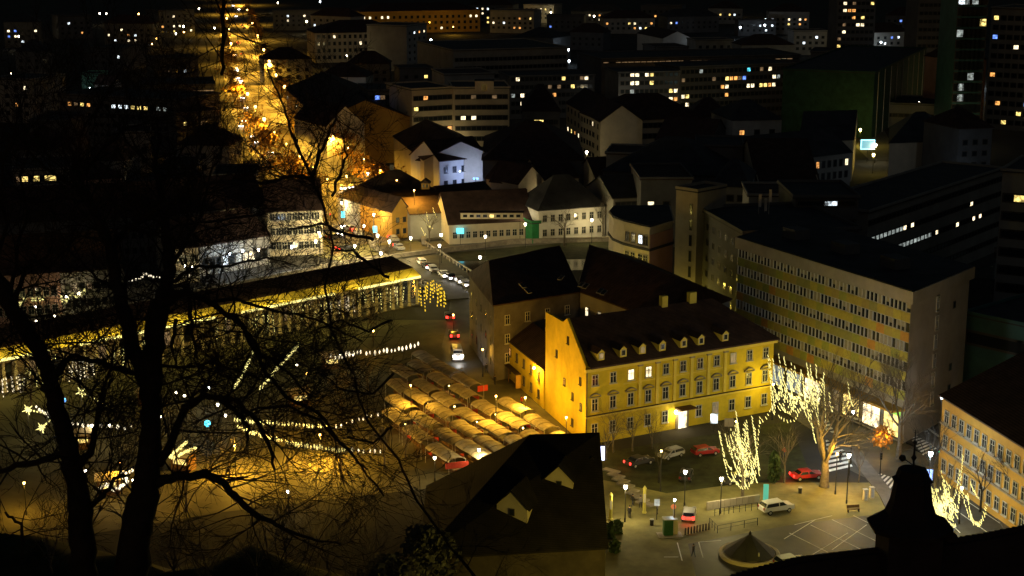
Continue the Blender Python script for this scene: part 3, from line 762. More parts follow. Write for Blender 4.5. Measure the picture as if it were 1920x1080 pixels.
# ---------------------------------------------------------------- stalls with arched canopies
def stall_meshes():
    Lh,Wd=7.5,2.95; n=8; c=MB(); zt=2.6; rise=.55; nl=6
    def P(i,s,off=0): 
        a=math.pi*i/n; return ((s-.5)*Lh,-math.cos(a)*Wd/2*1.0,zt+math.sin(a)*rise-.1*math.sin(math.pi*((s*2)%1))+off)
    for j in range(nl):
        for i in range(n):
            c.face([P(i,j/nl),P(i,(j+1)/nl),P(i+1,(j+1)/nl),P(i+1,j/nl)][::-1],fabric)
            c.face([P(i,j/nl,-.04),P(i,(j+1)/nl,-.04),P(i+1,(j+1)/nl,-.04),P(i+1,j/nl,-.04)],fabric)
    can=c.mesh('canopy',True)
    e=MB()
    for s in (0,1/3,2/3,1):
        pts=[P(i,s,.03) for i in range(n+1)]; e.tube(pts,.045,mat('canopy_seam',(.2,.16,.1),.8,.3,1),4)
    fr=e.mesh('frame')
    l=MB(); l.box((0,0,1.28),(.07,.07,2.56),galv); leg=l.mesh('leg')
    t=MB(); t.box((0,0,.85),(6.6,1.1,.08),wood); t.box((0,.5,.45),(6.6,.06,.74),redc); tb=t.mesh('counter')
    s=MB(); s.box((0,0,0),(.9,.6,.35),wood); cr=s.mesh('crate')
    return can,fr,leg,tb,cr
SM=stall_meshes()
va=Vector((3.95,-7.45,0)); vb=Vector((-3.45,-1.5,0)); v0=at(871,734,3); ra=math.atan2(va.y,va.x)
poly=[(735,694),(770,672),(800,660),(900,712),(903,745),(940,735),(1010,760),(1078,822),(1060,832),(930,845),(880,868),(835,850),(740,790)]
def inside(x,y,P):
    c=False
    for i in range(len(P)):
        x1,y1=P[i];x2,y2=P[i-1]
        if (y1>y)!=(y2>y) and x<(x2-x1)*(y-y1)/(y2-y1)+x1: c=not c
    return c
rowname={-3:'right-hand',-2:'right-hand',-1:'second from the right',0:'third from the right',1:'fourth from the right',2:'fifth from the right',3:'sixth from the right',4:'leftmost but one',5:'leftmost'}
def add_stall(p,rz,label):
    t=thing('market_stall',label,'market stall',(p.x,p.y,.02),rz,'market stalls with arched canopies')
    link('canopy',SM[0],t); link('frame',SM[1],t)
    for x in (-3.7,3.7):
        for y in (-1.45,1.45): link('leg',SM[2],t,(x,y,0))
    link('counter',SM[3],t,(0,.2,0))
    for _ in range(R.randint(1,3)): link('goods_box',SM[4],t,(R.uniform(-2.8,2.8),R.uniform(-.2,.5),1.06),R.uniform(-.2,.2))
    t.rotation_euler[0]=R.uniform(-.03,.03); sc2=R.uniform(.92,1.03); t.scale=(sc2,R.uniform(.9,1.02),R.uniform(.85,1.1))
    if R.random()<.34: 
        b=MB(); b.ball((2.6,0,2.3),.12,HEAD['y'],6,4); b.build('bulb',t); real_light(t,(2.6,-.3,2.0),110,(1,.66,.2),.1)  # bulb added under some canopies to light the gaps between stalls
cnt={}
stalls=[]
for j in range(-4,6):
    for i in range(-5,7):
        p=v0+va*(i+ (.22 if j%2 else 0))+vb*j; x,y=proj((p.x,p.y,3.0))
        if inside(x,y,poly):
            cnt[j]=cnt.get(j,0)+1; q=p.copy()
            q.x+=R.uniform(-.25,.25); q.y+=R.uniform(-.4,.4)
            add_stall(q,ra+R.uniform(-.04,.04),'%s arched stall canopy from the back in the %s row'%(ORD[cnt[j]-1],rowname.get(j,'outermost'))); stalls.append(q)
p=at(905,728,2.1); b=MB(); b.box((0,0,0),(1.9,.1,1.0),redc,.5); o=b.build('stall_curtain',loc=p); tag(o,'red cloth hanging from the right end of a back canopy','cloth')
p=at(857,872,2.0); b=MB(); b.box((0,0,0),(3.4,.1,.9),redc,.3); o=b.build('stall_curtain',loc=p); tag(o,'red cloth hanging at the front left canopy above the dark roof','cloth')
for i,(x,y,l) in enumerate(((1065,825,'slim lit lamp between two right front canopies'),(898,843,'slim lamp on the brightest front canopy'))):
    street_lamp(x,y,4.2,'w',(700,1500)[i],l,.2)
for (x,y,hh,pw,l) in ((930,742,7,4200,'orange lamp in the lane beside the stalls'),(1062,850,3.2,100,'low lamp under the front right canopy'),(770,722,6.5,2600,'orange lamp at the left of the stall rows')):
    street_lamp(x,y,hh,'o' if hh>4 else 'w',pw,l,.13)
# sodium wall lamps on the yellow gable and wing
pw_=wA.lerp(wB,.12); nwl=Vector((wB-wA)).normalized(); nwl=Vector((-nwl.y,nwl.x,0))
wall_lamp(Vector((pw_.x,pw_.y,6.3))+nwl*.7,'o',2600,'bright sodium lamp on the corner between yellow gable and low wing',.25,wall_n=nwl)
for x,y,hh,pw in ((985,745,5,3200),(1062,782,5.5,2600)):
    street_lamp(x,y,hh,'o',pw,'orange lamp at the foot of the %s'%('low lane wing' if x<1000 else 'tall yellow gable'),.16)
pd=yo+yl(sp*5.5-1.6,.75,3.0); wall_lamp(Vector((pd.x,pd.y,3.0)),'w',260,'bright warm lamp beside the front door of the yellow house',.3,wall_n=nO)
pd=at(762+130,640,4); street_lamp(905,655,5,'o',500,'orange lamp by the narrow stone street front',.15)
# lane-side porch in front of the low wing
p=at(968,715,0); t=thing('porch','small dark porch with red flank before the low lane wing','porch',p,math.atan2((wB-wA).y,(wB-wA).x)+math.pi)
b=MB(); b.box((0,0,2.6),(9,3.2,.2),roof_b); b.build('roof',t)
for x in (-4,0,4):
    b=MB(); b.box((x,-1.4,1.25),(.15,.15,2.5),wood); b.build('post',t)
b=MB(); b.box((4.2,0,1.2),(.1,2.8,2.3),ochre); b.build('flank_wall',t)

# ================================================================== TREES
def grow(b,p,d,L,r,depth,m,maxd,up=.12,spread=.6,kids=(2,4),tips=None,wob=.25,sides=None):
    n=3 if depth>=maxd-1 else 4; pts=[p]; rs=[r]; q=p.copy(); dd=d.copy()
    for i in range(n):
        dd=(dd+Vector((R.gauss(0,wob*.5),R.gauss(0,wob*.5),R.gauss(0,wob*.4)+up*.3))).normalized()
        q=q+dd*(L/n); pts.append(q.copy()); rs.append(r*(1-.55*(i+1)/n))
    b.tube(pts,rs,m,(3 if depth>=2 else 5) if sides is None else sides,cap=depth<2)
    if depth>=maxd:
        if tips is not None: tips.append(q)
        return
    for i in range(R.randint(*kids)):
        f=R.uniform(.3,1); idx=min(n-1,int(f*n)); base=pts[idx].lerp(pts[idx+1],f*n-idx if f<1 else 1)
        a=R.uniform(0,2*math.pi); o=dd.orthogonal().normalized(); o2=dd.cross(o)
        nd=(dd+(o*math.cos(a)+o2*math.sin(a))*R.uniform(spread*.6,spread*1.5)); nd.z+=up; nd.normalize()
        grow(b,base,nd,L*R.uniform(.5,.78),max(r*.45*R.uniform(.8,1.2),.006),depth+1,m,maxd,up,spread,kids,tips,wob,sides)
def bare_tree(px,py,h,label,m=bark2,r=.28,fork=.35,maxd=4,kids=(3,4),group=None,z=0,lean=(0,0),spread=.62,minr=1,limbs=5,name='bare_tree',base=None,leaf=None):
    o=(at(px,py,z) if base is None else Vector(base)); t=thing(name,label,'tree',o,0,group)
    top=Vector((lean[0]*h*fork,lean[1]*h*fork,h*fork)); b=MB()
    b.tube([(0,0,-.2),(0,0,.3),top*.5+Vector((R.uniform(-.1,.1),0,0)),top],[r*1.5,r*1.1,r*.95,r*.8],m,8); b.build('trunk',t,smooth=True)
    tips=[]
    lr=h*(1-fork)
    cr=MB()
    for i in range(limbs):
        a=2*math.pi*(i+R.uniform(-.2,.2))/limbs; s=R.uniform(.25,.75) if i else .1
        d=Vector((math.cos(a)*s+lean[0],math.sin(a)*s+lean[1],1)).normalized()
        grow(cr,top*R.uniform(.8,1),d,lr*.5*R.uniform(.85,1.15),r*.5,1,m,maxd,.1,spread,kids,tips)
    if leaf:
        for q in tips:
            for _ in range(leaf[1]):
                p=q+Vector((R.gauss(0,.3),R.gauss(0,.3),R.gauss(0,.3))); n_=Vector((R.gauss(0,1),R.gauss(0,1),R.gauss(0,1))).normalized(); a_=n_.orthogonal()*R.uniform(.12,.24); b_=n_.cross(a_)
                cr.face([p-a_,p+b_,p+a_,p-b_],leaf[0])
    cr.build('crown',t)
    return t,tips
for i,(x,y,h,l,lit) in enumerate(((1150,848,8.5,'small bare tree before the left end of the yellow house',0),(1186,846,7.5,'second small bare tree before the yellow facade',0),(1222,842,7,'third small bare tree left of the yellow house door',0),(1137,862,6.5,'small bare tree nearest the dark roof corner',0))):
    bare_tree(x,y,h,l,r=.13,fork=.25,maxd=4,kids=(3,5),spread=.8)
tB,_=bare_tree(1545,912,19,'big forked bare tree at the junction hung with light strands',r=.6,fork=.2,maxd=5,kids=(4,5),spread=.5,limbs=5)
bare_tree(1684,862,17,'tall slim bare tree right of the junction with fine upright crown',r=.38,fork=.35,maxd=5,kids=(4,5),spread=.5,limbs=6)
bare_tree(1392,932,12,'medium bare tree wrapped in dense light strands by the car park',r=.22,fork=.3,maxd=4)
bare_tree(1768,1000,12,'bare tree right of the chimney turret wrapped in light strands',r=.22,fork=.3,maxd=4)
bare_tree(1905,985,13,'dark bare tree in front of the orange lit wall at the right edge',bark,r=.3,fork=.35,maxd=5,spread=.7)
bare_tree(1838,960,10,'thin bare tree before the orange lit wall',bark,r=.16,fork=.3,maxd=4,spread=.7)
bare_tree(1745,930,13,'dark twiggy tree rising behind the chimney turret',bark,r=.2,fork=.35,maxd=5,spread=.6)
bare_tree(1470,905,9,'small bare tree left of the red car',bark2,r=.14,fork=.3,maxd=4)
bare_tree(1236,905,8,'small dark tree in the unlit park',bark,r=.14,fork=.3,maxd=4)
bare_tree(1610,905,7,'thin young tree beside the orange zebra crossing',bark2,r=.08,fork=.35,maxd=4)
# strands that drape the trees
def veil(label,rows,power,name='light_strands'):
    """rows of strands given as drooping curves in the tree; each curve a part"""
    pts=[at(x,y,z) for (x,y,z) in rows[0]]; o=pts[0]; t=thing(name,label,'string lights',o)
    cen=Vector((0,0,0)); n=0
    for row in rows:
        P=[at(x,y,z)-o for (x,y,z) in row]; b=MB(); L=0
        b.tube(P,.015,metal,3)
        for a,c in zip(P[:-1],P[1:]):
            d=(c-a).length
            while L<d:
                q=a.lerp(c,L/d); s=R.uniform(.12,.27); dx=R.uniform(.0,.13)
                b.tube([(q.x-dx,q.y,q.z+s),(q.x+dx,q.y,q.z-s)],[.03,.055],fairy,4); L+=R.uniform(.4,.75)
            L-=d; cen+=a; n+=1
        b.build('strand',t)
    if power: 
        c=cen/n; real_light(t,c+Vector((0,-.8,0)),power,(1,.82,.3),2.6)
    return t
def uu_(x0,y0,x1,y1,sag,zb,n=7,zt=None):
    # hanging curve between two picture points; heights follow the distance of the tree (base row zb)
    out=[]
    for i in range(n):
        f=i/(n-1); x=x0+(x1-x0)*f; y=y0+(y1-y0)*f+sag*4*f*(1-f)+R.uniform(-3,3)
        Y=at(x,zb,0).y; q=far(x,y,Y+R.uniform(-1.2,1.2)); out.append((x,y,q.z))
    return out
rows=[uu_(1350,812,1395,800,95,932),uu_(1348,810,1372,880,14,932),uu_(1360,815,1385,818,30,932),uu_(1380,775,1400,900,10,932),uu_(1395,800,1425,780,100,932),uu_(1410,780,1425,880,8,932),uu_(1385,830,1415,870,35,932),uu_(1376,900,1418,885,22,932),uu_(1372,890,1400,860,28,932),uu_(1400,790,1412,900,10,932),uu_(1392,835,1398,915,5,932),uu_(1415,800,1424,895,6,932),uu_(1366,820,1390,890,18,932),uu_(1380,905,1412,900,14,932),uu_(1404,850,1420,905,5,932)]
rows+=[uu_(1350+R.uniform(0,60),790+R.uniform(0,60),1375+R.uniform(0,50),840+R.uniform(0,60),R.uniform(5,30),932,5) for _ in range(16)]
veil('dense pale yellow light strands on the tree by the car park',rows,1500)
rows=[uu_(1440,670,1452,760,6,912),uu_(1443,675,1470,700,60,912),uu_(1460,665,1485,745,20,912),uu_(1470,672,1505,690,50,912),uu_(1490,690,1525,705,70,912),uu_(1515,700,1545,700,60,912),uu_(1530,685,1535,800,6,912),uu_(1460,700,1500,740,20,912),uu_(1425,790,1462,735,10,912),uu_(1500,745,1525,800,8,912),uu_(1545,720,1550,810,6,912),uu_(1480,700,1490,760,10,912),uu_(1555,740,1562,760,20,912),uu_(1520,780,1530,830,4,912),uu_(1590,720,1600,760,10,912)]
rows+=[uu_(1442+R.uniform(0,100),675+R.uniform(0,60),1450+R.uniform(0,105),720+R.uniform(0,70),R.uniform(5,40),912,5) for _ in range(22)]
veil('widespread drooping light strands on the big forked tree',rows,2200)
rows=[uu_(1742,980,1790,985,30,1010),uu_(1745,930,1775,985,10,1010),uu_(1765,885,1785,970,6,1010),uu_(1805,855,1796,950,8,1010),uu_(1742,975,1755,985,5,1010),uu_(1770,900,1800,880,50,1010),uu_(1750,950,1795,940,35,1010),uu_(1760,960,1792,985,5,1010)]
rows+=[uu_(1740+R.uniform(0,48),880+R.uniform(20,85),1748+R.uniform(0,50),920+R.uniform(0,62),R.uniform(2,22),1010,5) for _ in range(34)]
veil('thick light strands right of the chimney turret',rows,1800)
rows=[uu_(1802,920,1850,960,40,1010),uu_(1815,930,1822,970,6,1010),uu_(1820,972,1850,945,22,1010),uu_(1820,905,1835,935,3,1010),uu_(1800,915,1815,935,3,1010),uu_(1824,970,1842,975,12,1010)]
veil('U shaped sparse light strands by the orange lit wall',rows,200)
rows=[uu_(1020,385,1030,400,4,440),uu_(1022,380,1056,392,12,440),uu_(1026,398,1054,388,8,440)]
veil('crescent of white lights on a tree by the lit quay house',rows,350)
rows=[uu_(1070,398,1098,385,3,440),uu_(1100,378,1118,398,2,440),uu_(1108,385,1130,400,3,440),uu_(1118,385,1125,405,3,440)]
veil('slanting light string above the quay trees near the curved house',rows,150)
rows=[uu_(790,428,800,440,4,450),uu_(796,410,812,425,6,450),uu_(812,390,820,408,4,450),uu_(800,400,808,425,6,450)]
veil('cascading light bunch right of the orange gable house',rows,350)
bare_tree(1058,462,11,'bare tree on the river bank carrying the white crescent lights',r=.25,fork=.4,maxd=4)
bare_tree(1130,448,13,'bare tree left of the curved apartment house',r=.22,fork=.35,maxd=4)
bare_tree(805,462,11,'bare tree right of the orange gable house',r=.2,fork=.35,maxd=4)
def conebush(px,py,h,label,m,dens=500,rad_=1.6,name='leafy_tree',z0=.25,lm=None,base=None,lf=1.):
    o=at(px,py,0) if base is None else Vector(base); t=thing(name,label,'tree',o); b=MB(); b.tube([(0,0,0),(0,0,h*.8)],[.12,.05],bark2,6); b.build('trunk',t)
    c=MB(); ph_=[R.uniform(0,6) for _ in range(4)]
    for i in range(dens):
        f=R.random(); z=h*(z0+(1-z0)*f); a=R.uniform(0,6.28); rr=rad_*math.sqrt(max(0,1-((f-.4)/.62)**2))*R.uniform(.25,1)*(.8+.22*math.sin(3*a+ph_[0]+5*f)+.18*math.sin(5*a+ph_[1]-9*f)+R.gauss(0,.06))
        p=Vector((rr*math.cos(a),rr*math.sin(a),z)); s=R.uniform(.12,.26)*lf; n=Vector((R.gauss(0,1),R.gauss(0,1),R.gauss(0,1))).normalized(); q=n.orthogonal()*s; v=n.cross(q)
        c.face([p-q,p+v*.8,p+q,p-v*.8],m)
    c.build('crown',t); return o,t
leaf_o=mat('autumn_leaves',(.5,.22,.03),.8,.4,3); leaf_g=mat('evergreen_leaves',(.05,.08,.03),.85,.4,3)
o_,t_=conebush(1653,850,4.2,'small tree with glowing orange leaves on the junction corner',leaf_o,420,2.2,z0=.3)
real_light(t_,(0,0,2.6),900,(1,.5,.06),.4)
conebush(1451,905,4.6,'small dark evergreen behind the teal lit post',leaf_g,600,1.1,z0=.05)
for i,(x,y,h,l) in enumerate(((1145,1010,2.2,'shrub beside the dark house corner'),(1158,1000,1.8,'smaller shrub right of the first shrub by the dark house'),(1152,1035,1.5,'low shrub nearest the camera by the dark house'))):
    conebush(x,y,h,l,leaf_g,260,.9,'shrub',.02)
for i,(x,y,h,l) in enumerate(((700,640,9,'bare tree at the back of the market square'),(640,655,9,'bare tree left of the high white bulb string'),(590,640,10,'bare tree before the middle of the arcade'),(470,650,10,'bare tree before the arcade behind the ladder string'),(400,670,9,'bare tree at the arcade right of the main trunk'),(150,740,9,'bare tree carrying the big light bunch before the arcade'),(60,770,9,'bare tree at the far left of the arcade'),(690,730,8,'bare tree left of the stall rows'),(640,770,8,'bare tree right of the upper bulb string'),(540,880,8,'bare tree below the brightest orange ground'),(430,900,8,'bare tree below the hooked branch'),(350,960,7,'bare tree at the foot of the hillside'),(720,880,8,'bare tree left of the front canopies'),(640,900,7,'bare tree at the right of the lone low lamp'),(760,860,7,'bare tree close to the front stall corner'))):
    bare_tree(x,y,h,l,bark2,r=.18,fork=.3,maxd=5,kids=(3,4),spread=.7)

# avenue: bare street trees, sodium lamps
avd=[]
for side,off in (('left',-10.6),('right',10.6)):
    k=0
    for seg in range(len(AV)-2):
        a,b=AV[seg],AV[seg+1]; d=(b-a).normalized(); n=Vector((-d.y,d.x,0)); Ls=(b-a).length; s=6
        step=16 if seg>3 else (34 if seg>1 else 60)
        while s<Ls:
            p=a+d*s-n*off*(-1); p=a+d*s+n*off
            if p.y<1500: avd.append((side,p.copy(),k)); k+=1
            s+=step
proto=[bare_tree(0,0,11+2*i,'x',mat('avenue_bark',(.22,.17,.1),.95,.4,2),r=.24,fork=.3,maxd=4,kids=(3,4),spread=.7,name='street_tree',base=(0,0,0),leaf=(mat('dry_leaves',(.4,.2,.03),.85,.4,3),3))[0] for i in range(3)]
used=[False]*3
side_n={'left':0,'right':0}
avd.sort(key=lambda q:q[1].y)
for side,p,k in avd:
    i=R.randrange(3); t=proto[i] if not used[i] else copy_tree(proto[i]); used[i]=True
    t.location=p; t.rotation_euler=(0,0,R.uniform(0,6.28)); sc_=R.uniform(.85,1.1); t.scale=(sc_,)*3
    n=side_n[side]; side_n[side]+=1
    t['label']='thin street tree %s of the bright avenue, %s from the bridge'%('left' if side=='right' else 'right',ORD[n] if n<20 else ORD[n]); t['group']='street trees along the avenue'
for i,(f,seg) in enumerate([(s,g) for g in range(0,8) for s in ((.3,.5,.7,.9) if g<1 else (.1,.3,.5,.7,.9) if g<3 else (.1,.35,.6,.85))]):
    a,b=AV[seg],AV[seg+1]; p=a.lerp(b,f); d=(b-a).normalized(); n=Vector((-d.y,d.x,0)); sd_=(1 if i%2 else -1)
    street_lamp(0,0,12,'o',90000 if p.y>900 else 60000 if p.y>520 else 24000 if p.y>430 else 8000,'tall orange lamp on the bright avenue, %s from its far end'%ORD[i],.2 if p.y<520 else .55,'orange street lamps along the avenue',base=p+n*sd_*8.3,spot=170)

# ================================================================== CARS
def car_proto(kind,paint_c,name,far_=False):
    pm=mat('car_paint_'+name,paint_c,.35,.05,1,spec=.6)
    L,W,Hh={'suv':(4.7,1.85,1.68),'hatch':(4.1,1.75,1.45),'sedan':(4.6,1.8,1.42),'van':(5.2,2.0,2.1)}[kind]
    prof={'suv':[(-.5,.32),(-.5,.62),(-.47,.64),(-.40,.97),(.12,1.0),(.27,.66),(.47,.58),(.5,.46),(.5,.25)],
          'hatch':[(-.5,.32),(-.5,.66),(-.40,.97),(.08,1.0),(.26,.66),(.47,.57),(.5,.45),(.5,.25)],
          'sedan':[(-.5,.32),(-.49,.66),(-.34,.68),(-.22,.98),(.08,1.0),(.25,.68),(.47,.58),(.5,.45),(.5,.25)],
          'van':[(-.5,.25),(-.5,.97),(-.46,1.0),(.25,1.0),(.38,.66),(.48,.5),(.5,.4),(.5,.2)]}[kind]
    t=thing('parked_car','x','car')
    b=MB(); n=len(prof)
    def ring(y,inset): 
        out=[]
        for (x,z) in prof:
            hi=max(0,(z-.6)/.4); out.append((x*L*(1-.02*inset),y*(1-.16*hi),z*Hh))
        return out
    ys=[-W/2,-W/2+.12,W/2-.12,W/2]; rings=[]
    for yi,y in enumerate(ys):
        r=ring(y,1 if yi in(0,3) else 0)
        if yi in (0,3): r=[(x,y_,z-.03 if z>.5*Hh else z) for x,y_,z in r]
        rings.append(r)
    for a,c in zip(rings[:-1],rings[1:]):
        for i in range(n):
            j=(i+1)%n; b.face([a[i],a[j],c[j],c[i]][::-1] if True else 0,pm)
    b.face(rings[0],pm); b.face(rings[-1][::-1],pm); b.build('body',t)
    # glass
    g=MB(); roofx=[p for p in prof if p[1]>=.96]; xr0,xr1=roofx[0][0]*L,roofx[-1][0]*L
    xb=prof[prof.index(roofx[0])-1]; xf=prof[prof.index(roofx[-1])+1]
    for s in (-1,1):
        y0=W/2*s; 
        zl=.66*Hh; zh=.93*Hh; hl=.84+.0
        yb=y0*(1-.16*max(0,(.66-.6)/.4))+.012*s; yt=y0*(1-.16*max(0,(.93-.6)/.4))+.012*s
        for (a0,a1,t0,t1) in ((xb[0]*L*.93,-.02*L,xr0*.96,-.03*L),(.0*L,xf[0]*L*.86,-.0*L,xr1*.98)):
            g.face([(a0,yb,zl),(a1,yb,zl),(t1,yt,zh),(t0,yt,zh)][::s],glassd)
    w_=W*.42
    g.face([(xf[0]*L*.97+.02,-w_,.70*Hh),(xf[0]*L*.97+.02,w_,.70*Hh),(xr1*1.03+.03,w_*.9,.955*Hh),(xr1*1.03+.03,-w_*.9,.955*Hh)],glassd)
    g.face([(xb[0]*L-.0,w_,.70*Hh),(xb[0]*L-.0,-w_,.70*Hh),(xr0-.05,-w_*.9,.95*Hh),(xr0-.05,w_*.9,.95*Hh)],glassd)
    g.build('windows',t)
    if True:
        wh=MB(); wh.tube([(0,-.11,0),(0,.11,0)],.33,rubber,14); wm=wh.mesh('tyre'); rm=MB(); rm.tube([(0,-.125,0),(0,.125,0)],.19,galv,10); rmm=rm.mesh('rim')
        for x in (-.31*L,.32*L):
            for y in (-W/2+.1,W/2-.1):
                o=link('wheel',wm,t,(x,y,.33)); link('rim',rmm,o)
    return t,L,W,Hh
PC={}
def car(kind,colr,cname,px,py,heading_px,label,head=False,tail=False,power=0,group=None,z=0,name='parked_car',glow=1.):
    key=(kind,cname)
    if key in PC: t=copy_tree(PC[key][0]); 
    else: PC[key]=car_proto(kind,colr,cname); t=PC[key][0]
    _,L,W,Hh=PC[key]
    # copies made from a lit car drop its lamps first
    for ch in list(t.children):
        if ch.name.split('.')[0] in ('headlight','taillight','light'): bpy.data.objects.remove(ch)
    p=at(px,py,0); q=at(px+heading_px[0],py+heading_px[1],0); d=q-p
    t.location=(p.x,p.y,.05+z); t.rotation_euler=(0,0,math.atan2(d.y,d.x)); t.name=name
    tag(t,label,'car',group)
    for s in (-1,1):
        b=MB(); b.box((L/2-.04,s*(W/2-.3),.52*Hh),(.14*glow,.34*glow,.2*glow),whl if head else galv); b.build('headlight',t)
        b=MB(); b.box((-L/2+.02,s*(W/2-.22),.56*Hh),(.12*glow,.26*glow,.3*glow),redl if tail else mat('tail_lens',(.25,.02,.02),.3,0)); b.build('taillight',t)
    if head and power: real_light(t,(L/2+1.2,0,.8),power,(1,.95,.9),.3)
    if tail and power: real_light(t,(-L/2-.5,0,.8),power,(1,.05,.03),.3)
    return t
W_=(.6,.6,.6); K_=(.03,.03,.035); RD=(.35,.02,.02); SV=(.35,.35,.36); BL=(.05,.07,.12)
car('suv',W_,'white',1455,960,(30,-5),'white estate car crossing the square below the light-strewn tree')
car('sedan',RD,'red',1512,898,(30,-3),'red car with lit red rear lamps beside the big forked tree',False,True,60)
car('hatch',SV,'silver',1258,858,(-30,8),'pale silver car parked in the dark park left of the red one')
car('sedan',K_,'black',1198,872,(30,-8),'dark car with one red rear light in the dark park',False,True,8)
car('hatch',RD,'red',1322,853,(30,-4),'dull red car parked below the yellow house')
car('hatch',K_,'black',1286,898,(8,-25),'dark green car parked under a lamp in the middle of the park')
car('sedan',K_,'black',1378,905,(-30,6),'black car parked under the dense light strands')
car('hatch',SV,'silver',1292,972,(4,-26),'car driving away with two red rear lights beside the green kiosk',False,True,45,glow=1.3)
car('hatch',SV,'silver',1482,1062,(30,-6),'pale car half hidden behind the dark roof edge')
car('hatch',W_,'white',1610,792,(30,10),'white car waiting on the junction, leftmost of the queue',True,False,60)
car('hatch',SV,'silver',1634,798,(30,10),'silver car waiting behind the leftmost white one',False,False,0)
car('sedan',W_,'white',1585,770,(30,14),'white car partly behind the light strands on the cross street',True,False,40)
car('hatch',SV,'silver',1706,765,(30,-10),'pale car at the kerb of the side street')
# bridge and street traffic
for i,(x,y,hd,tl,l) in enumerate(((792,499,1,0,'car with white headlights at the far end of the bridge'),(801,506,1,0,'second car with white headlights on the bridge'),(812,512,0,1,'car with a red rear light on the bridge'),(833,522,1,0,'car with headlights in the middle of the bridge'),(845,527,1,0,'white lit car behind the middle one on the bridge'),(862,533,1,0,'car with headlights near the town end of the bridge'),(874,540,1,0,'bright car close to the lamp at the bridge end'),(884,552,1,0,'nearest car with headlights leaving the bridge'))):
    car('sedan' if i%2 else 'hatch',(W_,K_,SV)[i%3],('white','black','silver')[i%3],x,y,(20,15),l,bool(hd),bool(tl),45 if hd else 20,'cars on the bridge',.3,glow=1.6)
car('hatch',K_,'black',843,598,(-6,-20),'car with two red rear lights stopped beyond the stalls',False,True,40,glow=1.6)
car('sedan',K_,'black',851,632,(-6,-20),'car with red rear lights just behind the stopped one',False,True,30,glow=1.5)
car('van',W_,'white',857,672,(8,25),'white van with bright headlights beside the back stalls',True,False,200,glow=1.5)
rows=[(434,8,1),(445,15,1),(452,45,0),(440,28,1),(455,50,0),(444,78,0),(446,80,0),(437,100,1),(452,100,0),(441,130,1),(443,145,1),(448,150,1),(452,182,1),(458,200,1),(455,225,1),(449,235,1),(470,255,1),(478,265,1),(492,255,1),(508,300,0),(520,290,0),(505,285,1),(640,352,1),(655,350,1),(668,358,0),(690,375,1),(660,345,0)]
cnt2=0
for i,(x,y,hd) in enumerate(rows):
    c=R.randrange(3); far_lab='car with %s on the bright avenue, %s counted from its far end'%('white headlights' if hd else 'red rear lights',ORD[cnt2] if cnt2<20 else ['twenty-first','twenty-second','twenty-third','twenty-fourth','twenty-fifth','twenty-sixth','twenty-seventh'][cnt2-20])
    cnt2+=1; gw=2.4 if y<200 else 2.0 if y<280 else 1.6
    car('sedan' if i%2 else 'hatch',(W_,K_,SV)[c],('white','black','silver')[c],x+3,y+4,(6,30),far_lab,bool(hd),not hd,90 if hd else 40,'cars on the avenue',0,'car',glow=gw)

for i,(x,y,hx,hy,hd,l) in enumerate(((603,402,20,8,0,'car with red rear lights far left on the junction'),(648,470,24,-4,0,'car with a red rear light left of the bridge square lamps'),(655,432,-20,-8,1,'white lit car in the middle of the junction'),(672,440,24,14,0,'car with red rear lights entering the junction from the avenue'),(700,432,24,14,1,'car with white headlights beside the cyan light'),(738,452,24,14,0,'car with red rear lights waiting before the orange gable'),(588,436,24,-6,1,'car with headlights in front of the corner building'),(626,448,24,-6,1,'car with headlights right of the corner building'),(748,468,24,14,0,'car with red rear lights at the head of the bridge'))):
    car('sedan' if i%2 else 'hatch',(W_,K_,SV)[i%3],('white','black','silver')[i%3],x,y,(hx,hy),l,bool(hd),not hd,70 if hd else 45,'cars on the junction',0,'car',glow=1.9)
# ================================================================== STREET FURNITURE, LAMPS RIGHT
for (x,y,h,k,pw,l,r) in ((1173,912,5,'w',1200,'white lamp at the corner of the dark house',.26),(1265,937,4,'c',120,'small white lamp before the stair to the park',.16),(1285,884,5,'w',190,'white lamp above the dark green car',.25),(1353,897,5,'w',1500,'white lamp left of the dense light strands',.25),(1592,853,7,'w',1500,'white lamp beside the orange zebra crossing',.26),(1745,850,8,'c',2600,'white lamp above the far right zebra crossing',.3),(1803,915,5,'w',300,'white lamp at the foot of the orange lit wall',.22),(1679,685,8,'w',4200,'white lamp in front of the office shops',.25),(1600,772,8,'c',2600,'added cool fill lamp over the cross street by the car queue',.2),(1690,728,5,'c',3600,'added cool fill lamp by the bright shop windows',.18),(1766,745,9,'c',300,'cool lamp at the corner of the orange lit building',.2),(1650,725,6,'y',2600,'added yellow fill lamp at the office canopy',.16),(1560,690,6,'y',2600,'added yellow fill lamp hidden behind the upper light strands',.16),(1450,720,6,'y',1300,'added yellow fill lamp at the right corner of the yellow house',.16),(1380,790,5,'y',700,'added yellow fill lamp in front of the yellow facade',.14),(1240,845,6,'y',500,'added yellow fill lamp among the small trees before the facade',.14),(1570,850,6,'o',3200,'orange lamp above the orange zebra crossing',.16),(1850,872,6,'o',3800,'orange lamp washing the wall at the right edge',.16),(1905,912,5,'o',2600,'orange lamp nearest the right edge',.16),(1795,812,6,'o',2600,'orange lamp at the near corner of the right building',.14),(1300,1125,9,'y',8500,'added tall fill lamp out of view at the camera side of the square',.2),(1580,1120,9,'y',8500,'added tall fill lamp hidden behind the castle roof edge',.2),(1900,1000,5,'w',150,'lamp by the roof edge at the right',.15)):  # all yellow lamps, plus cross-street and shop-window cool lamps, are added to brighten surfaces
    street_lamp(x,y,h,k,pw,l,r)
